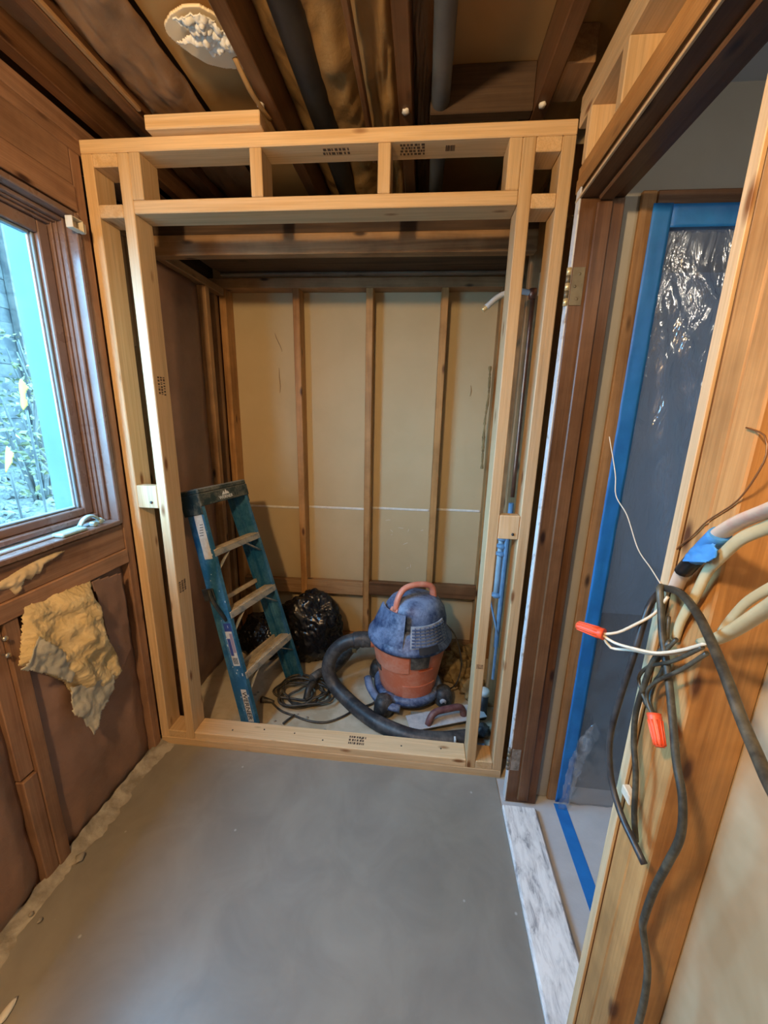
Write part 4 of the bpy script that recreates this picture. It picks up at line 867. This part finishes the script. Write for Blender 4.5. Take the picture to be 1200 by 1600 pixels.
# ------------------------------------------------------------------ plumbing in the right wall
SH = empty('shower_pipe', (1.50, 0.30, 1.1)); tag(SH, 'copper shower riser with a bent arm beside the right stud', 'pipe')
tube('riser', [(1.5145, 0.285, 1.16), (1.5145, 0.290, 1.55), (1.5145, 0.295, 1.935)], 0.0085, COPPER, SH, 12, 0.1)
lathe('elbow', [(0, -0.018), (0.014, -0.018), (0.016, 0), (0.014, 0.018), (0, 0.018)], (1.513, 0.297, 1.94), COPPER, SH, 14)
tube('shower_arm', [(1.512, 0.298, 1.942), (1.47, 0.30, 1.950), (1.43, 0.30, 1.948), (1.385, 0.30, 1.930), (1.345, 0.30, 1.895)], 0.0105, PIPEPLAS, SH, 12)
tube('arm_tip', [(1.350, 0.30, 1.899), (1.332, 0.30, 1.884)], 0.009, KNUCKLE, SH, 10)
VS = empty('valve_assembly', (1.50, 0.30, 0.6)); tag(VS, 'dusty blue-grey valve pipes behind the right stud', 'valve')
tube('valve_pipe', [(1.485, 0.275, 0.70), (1.485, 0.275, 1.05)], 0.0125, PIPEPLAS, VS, 12, 0.1); tube('valve_pipe', [(1.506, 0.26, 0.46), (1.506, 0.255, 1.14)], 0.011, BLUEMET, VS, 12, 0.1)
for z in (0.98, 0.945, 0.91, 0.715): blob('valve_body', (1.487, 0.27, z), (0.024, 0.024, 0.013), BLUEMET, VS, 0.15, 2, 2, z)
box('strut', (1.497, 0.236, 0.30), (1.508, 0.248, 1.05), BLUEMET, VS, 0.002)
tube('strut_brace', [(1.455, 0.30, 0.72), (1.503, 0.236, 0.53)], 0.011, BLUEMET, VS, 6, 0.05, None, 0.4)
dp = tube('waste_pipe', [(1.575, 0.20, 0.05), (1.575, 0.20, 1.5)], 0.03, PIPEPLAS, None, 16, 0.4); tag(dp, 'upright grey plastic pipe inside the right wall', 'pipe')
fx = tube('insulation_strip', [(1.468, 0.88, 1.75), (1.472, 0.875, 1.6), (1.465, 0.885, 1.45), (1.47, 0.88, 1.2)], 0.011, DEBRIS, None, 8, 0.008, lambda t, i: 0.7+0.5*nz(i*0.35, 1.3)+0.3*nz(i*0.9, 7), 0.8); tag(fx, 'ragged strip of insulation hanging by the right back stud', 'insulation')

# ------------------------------------------------------------------ electrical cables on the near door stud
def cable(name, pts, r, m, label, seg=9, flat=1.0): return tag(tube(name, pts, r, m, None, seg, 0.008, None, flat), label, 'cable')
cable('electrical_cable', [(1.515, -0.752, 1.221), (1.49, -0.771, 1.197), (1.475, -0.784, 1.125), (1.47, -0.777, 1.018), (1.47, -0.774, 0.947), (1.475, -0.788, 0.885), (1.48, -0.823, 0.85), (1.485, -0.862, 0.837), (1.49, -0.884, 0.827)], 0.0052, CABDK, 'black cable hanging furthest into the doorway with a cut end')
cable('electrical_cable', [(1.505, -0.770, 1.232), (1.495, -0.780, 1.236), (1.495, -0.792, 1.209), (1.495, -0.808, 1.171), (1.495, -0.837, 1.125), (1.495, -0.865, 1.072), (1.495, -0.889, 1.024), (1.495, -0.913, 0.99), (1.495, -0.925, 0.942), (1.495, -0.917, 0.88), (1.498, -0.903, 0.809), (1.50, -0.896, 0.739), (1.512, -0.884, 0.69), (1.515, -0.905, 0.65), (1.515, -0.915, 0.60), (1.515, -0.918, 0.52)], 0.0053, CABBLK, 'dusty black cable hanging longest down the face of the stud')
cable('electrical_cable', [(1.51, -0.762, 1.23), (1.49, -0.829, 1.252), (1.47, -0.893, 1.256), (1.455, -0.943, 1.247), (1.44, -0.989, 1.236), (1.43, -1.03, 1.217), (1.42, -1.065, 1.207), (1.41, -1.092, 1.204), (1.40, -1.13, 1.20)], 0.0053, CABBLK, 'dusty black cable arching towards the right edge of the picture')
cable('electrical_cable', [(1.5, -0.82, 1.17), (1.49, -0.809, 1.13), (1.49, -0.798, 1.07), (1.49, -0.794, 1.019), (1.49, -0.804, 0.973), (1.49, -0.825, 0.929), (1.495, -0.834, 0.86), (1.5, -0.843, 0.819)], 0.0045, CABBLK, 'black cable hanging between the doorway edge and the lower wire nut')
# dark conductors gathered in the lower nut
BC = empty('dark_conductors', (1.49, -0.84, 1.026)); tag(BC, 'tangle of dark wires joined in the hanging red wire nut', 'wires')
for pts in ([(1.49, -0.891, 1.206), (1.49, -0.848, 1.156), (1.49, -0.8, 1.112), (1.49, -0.783, 1.079), (1.49, -0.801, 1.062), (1.49, -0.832, 1.05)], [(1.485, -0.906, 1.207), (1.485, -0.873, 1.16), (1.485, -0.832, 1.11), (1.485, -0.816, 1.079), (1.485, -0.826, 1.062), (1.485, -0.843, 1.056)], [(1.495, -0.837, 1.184), (1.495, -0.812, 1.136), (1.495, -0.793, 1.092), (1.495, -0.79, 1.053), (1.492, -0.832, 1.05)], [(1.503, -0.80, 1.20), (1.498, -0.82, 1.13), (1.50, -0.806, 1.09), (1.495, -0.812, 1.06), (1.49, -0.838, 1.052)]):
    tube('wire', pts, 0.0028, CABBLK, BC, 6, 0.008)
def nut(par, a, b):
    a, b = Vector(a), Vector(b); n = tube('wire_nut', [a, a*0.67+b*0.33, a*0.33+b*0.67, b], 0.0098, NUTRED, par, 16, 0.004, lambda t, i: (1.0-0.28*t)*(1 if t < .93 else .85))
    d = (b-a).normalized(); s = d.cross(Vector((0.3, 0.5, 0.9))).normalized(); w_ = d.cross(s)
    for k in range(10):
        g = s*math.cos(k*0.628)+w_*math.sin(k*0.628); tube('grip_rib', [a*0.8+b*0.2+g*0.0092, b*0.95+a*0.05+g*0.0072], 0.0013, NUTRED, n, 4, 0.02)
nut(BC, (1.488, -0.836, 1.057), (1.485, -0.868, 1.027))
# white conductors gathered in the upper nut
WC = empty('white_conductors', (1.44, -0.75, 1.11)); tag(WC, 'cream wires joined in the red wire nut poking into the doorway', 'wires')
for pts in ([(1.5, -0.794, 1.229), (1.49, -0.787, 1.196), (1.47, -0.778, 1.17), (1.455, -0.764, 1.147), (1.44, -0.754, 1.137)], [(1.49, -0.896, 1.215), (1.485, -0.865, 1.184), (1.475, -0.834, 1.158), (1.46, -0.807, 1.146), (1.45, -0.771, 1.132), (1.44, -0.753, 1.133)], [(1.5, -0.877, 1.195), (1.49, -0.855, 1.173), (1.48, -0.821, 1.148), (1.47, -0.784, 1.129), (1.455, -0.753, 1.112), (1.442, -0.749, 1.130)]):
    tube('wire', pts, 0.0024, CABWH, WC, 6, 0.008)
nut(WC, (1.441, -0.752, 1.135), (1.41, -0.719, 1.131))
pk = cable('electrical_cable', [(1.51, -0.79, 1.241), (1.5, -0.815, 1.282), (1.49, -0.854, 1.323), (1.48, -0.886, 1.353), (1.47, -0.925, 1.38), (1.46, -0.965, 1.401), (1.45, -0.995, 1.414), (1.44, -1.03, 1.42)], 0.0098, CABPK, 'pinkish white cable wrapped with blue and black tape', 12, 0.6)
tube('black_tape', [(1.501, -0.812, 1.277), (1.4945, -0.838, 1.307)], 0.0112, BLACKTAPE, pk, 12, 0.01, None, 0.8)
bm = bmesh.new()
sheet('blue_tape_flag', (1.482, -0.836, 1.300), (-0.006, -0.058, 0.020), (0.0, -0.006, 0.034), 24, 20, lambda s, t: 0.003*math.sin(4*s)+0.002*nz(s*5, t*5), LIGHTBLUE, pk, 0.0015, [(0.0, 0.02), (0.12, 0.4), (0.45, 0.95), (0.6, 1.0), (0.95, 0.55), (0.98, 0.25), (0.8, 0.02), (0.4, 0.0)])
tube('blue_tape', [(1.4945, -0.838, 1.306), (1.487, -0.864, 1.332), (1.479, -0.890, 1.356)], 0.0118, LIGHTBLUE, pk, 12, 0.01, None, 0.8)
cable('electrical_cable', [(1.515, -0.806, 1.167), (1.51, -0.817, 1.205), (1.505, -0.839, 1.255), (1.5, -0.856, 1.295), (1.49, -0.885, 1.326), (1.48, -0.918, 1.358), (1.47, -0.958, 1.383), (1.46, -0.988, 1.398), (1.45, -1.02, 1.408)], 0.0072, CABCR, 'cream cable curving up just below the blue tape', 10, 0.7)
cable('electrical_cable', [(1.5, -0.877, 1.204), (1.49, -0.907, 1.227), (1.48, -0.941, 1.26), (1.465, -0.987, 1.309), (1.45, -1.02, 1.339), (1.44, -1.05, 1.36)], 0.0085, CABCR, 'thick cream cable running up to the right, lowest of the cream cables', 10, 0.7)
cable('electrical_cable', [(1.503, -0.896, 1.231), (1.5, -0.907, 1.253), (1.49, -0.934, 1.29), (1.48, -0.965, 1.32), (1.47, -0.995, 1.345), (1.46, -1.02, 1.362)], 0.0055, CABCR, 'thin cream cable running just above the thick cream cable', 10, 0.7)
cable('ground_wire', [(1.517, -0.765, 1.239), (1.517, -0.755, 1.268), (1.517, -0.764, 1.294), (1.517, -0.792, 1.326), (1.517, -0.812, 1.352), (1.517, -0.847, 1.383), (1.517, -0.862, 1.404), (1.517, -0.873, 1.43), (1.517, -0.877, 1.449), (1.517, -0.868, 1.47), (1.517, -0.839, 1.478)], 0.0011, BARECU, 'thin bare copper wire looping up the face of the studs', 6)
cable('ground_wire', [(1.512, -0.50, 1.45), (1.512, -0.55, 1.38), (1.512, -0.568, 1.338), (1.512, -0.62, 1.311), (1.512, -0.674, 1.264), (1.512, -0.722, 1.245), (1.512, -0.768, 1.225)], 0.0010, PLASTW, 'thin pale wire reaching across the doorway before the plastic sheet', 6)
st_ = box('cable_staple', (1.506, -0.800, 0.838), (1.5195, -0.772, 0.856), PLASTW, None, 0.002); tag(st_, 'small white cable staple on the stud behind the hanging cables', 'staple')

# ------------------------------------------------------------------ outside the window
def gz(x, y): return 0.25 + max(0, -x-0.4)*0.17 + 0.03*nz(x*2, y*2, 3)
gb = bmesh.new(); g = {}
for i in range(61):
    for j in range(61):
        x = -0.13-6.9*(i/60)**1.4; y = -5+13*j/60; g[i, j] = gb.verts.new((x, y, gz(x, y)))
for i in range(60):
    for j in range(60): gb.faces.new((g[i, j], g[i+1, j], g[i+1, j+1], g[i, j+1]))
struct(fin('garden_ground', gb, GRAVEL, None, (-2, 1, 0), True))
struct(box('wall_exterior', (-0.52, 0.19, 0.1), (-0.126, 0.40, 3.2), STUCCO, None, 0.004))
bm = bmesh.new(); rnd = random.Random(3)
for k in range(900):
    x = -0.6-rnd.random()*2.6; y = 0.2+rnd.random()*2.8; r = 0.015+0.03*rnd.random()
    q = bmesh.ops.create_icosphere(bm, subdivisions=1, radius=1)
    e = Euler((rnd.random()*6, rnd.random()*6, rnd.random()*6)).to_matrix()
    for v in q['verts']: v.co = e @ Vector((v.co.x*r*1.5, v.co.y*r, v.co.z*r*0.6)) + Vector((x, y, gz(x, y)+r*0.2))
sg = fin('gravel_stones', bm, STONE, None, (-1.8, 1.5, 0.4)); sg['kind'] = 'stuff'; tag(sg, 'loose grey gravel and slate chips outside the window', 'gravel')
FE = empty('garden_fence', (-3.6, 2.6, 0.7)); tag(FE, 'weathered grey board fence beyond the garden', 'fence')
for k in range(19):
    z = 0.75+k*0.15; yy_ = 0.3
    box('board', (-3.62-0.008*(k % 2), yy_, z), (-3.595-0.008*(k % 2), 6.5, z+0.1495), FENCEW, FE, 0.003)
for y in (1.4, 3.0, 4.6): box('post', (-3.589, y, 0.6), (-3.50, y+0.09, 3.6), FENCEW, FE, 0.004)
def vine(name, x, y, h, n, label, seed, leafmat=LEAFG, lr=0.03):
    rnd = random.Random(seed); V_ = empty(name, (x, y, gz(x, y))); tag(V_, label, 'shrub')
    bm = bmesh.new()
    for k in range(n):
        a = rnd.random()*6.28; sp = rnd.uniform(0.1, 0.35); z0 = gz(x, y)-0.02
        bm_tube(bm, [(x+0.04*math.cos(a), y+0.04*math.sin(a), z0), (x+sp*0.4*math.cos(a)+rnd.uniform(-.08, .08), y+sp*0.4*math.sin(a), z0+h*0.4), (x+sp*math.cos(a), y+sp*math.sin(a)+rnd.uniform(-.1, .1), z0+h*rnd.uniform(0.75, 1))], 0.022, 6, 0.12, lambda t, i: 1-0.7*t)
    fin('stems', bm, VINEST, V_, (x, y, gz(x, y)))
    bm = bmesh.new()
    for k in range(260):
        a = rnd.random()*6.28; r = 0.36*rnd.random()**0.6; z = gz(x, y)+h*(0.25+0.8*rnd.random()); c = Vector((x+r*math.cos(a), y+r*math.sin(a), z)); e = Euler((rnd.random()*6, rnd.random()*6, rnd.random()*6)).to_matrix()
        s = lr*rnd.uniform(0.6, 1.3); vs = [bm.verts.new(c+e @ Vector(p)*s) for p in ((0, -1, 0), (0.5, 0, 0.12), (0, 1, 0), (-0.5, 0, 0.12))]; bm.faces.new(vs)
    lf = fin('leaves', bm, leafmat, V_, (x, y, gz(x, y)+h*0.6)); lf['kind'] = 'stuff'
vine('garden_shrub', -1.75, 1.50, 0.85, 7, 'leafy green shrub nearest the window', 1)
vine('garden_shrub', -2.5, 1.95, 1.1, 8, 'tangled tall shrub against the fence', 2)
vine('garden_shrub', -2.9, 2.55, 1.5, 8, 'bright shrub beside the aqua wall corner', 5)
yb_l = sheet('yellow_leaf', (-1.63, 1.13, 1.44), (0.07, 0.0, 0.02), (-0.01, 0.03, 0.22), 14, 26, lambda s, t: 0.015*math.sin(4*s), LEAFY, None, 0.002, [(0.5, 0), (0.8, 0.2), (0.7, 0.5), (0.95, 0.7), (0.5, 1), (0.1, 0.75), (0.3, 0.45), (0.1, 0.25)]); tag(yb_l, 'tall narrow yellow leaf outside, beside the aqua wall', 'leaf')
tube('leaf_stalk', [(-1.60, 1.14, 1.46), (-1.61, 1.15, 1.0), (-1.62, 1.16, gz(-1.62, 1.16))], 0.008, VINEST, yb_l, 6, 0.1)
vine('garden_shrub', -3.0, 1.6, 1.7, 8, 'tall climbing shrub at the left edge of the window view', 6)
ol = sheet('yellow_leaf', (-1.32, 0.675, 1.07), (0.08, 0.0, 0.05), (-0.03, 0.06, 0.16), 16, 22, lambda s, t: 0.02*math.sin(3*s), LEAFY, None, 0.002, [(0.5, 0), (0.85, 0.3), (0.95, 0.6), (0.5, 1), (0.1, 0.65), (0.15, 0.3)]); tag(ol, 'broad yellow leaf outside, low at the left edge of the window view', 'leaf')
ls = tube('leaf_stalk', [(-1.285, 0.68, 1.105), (-1.29, 0.70, 0.75), (-1.30, 0.72, gz(-1.3, .72))], 0.008, VINEST, ol, 6, 0.1)
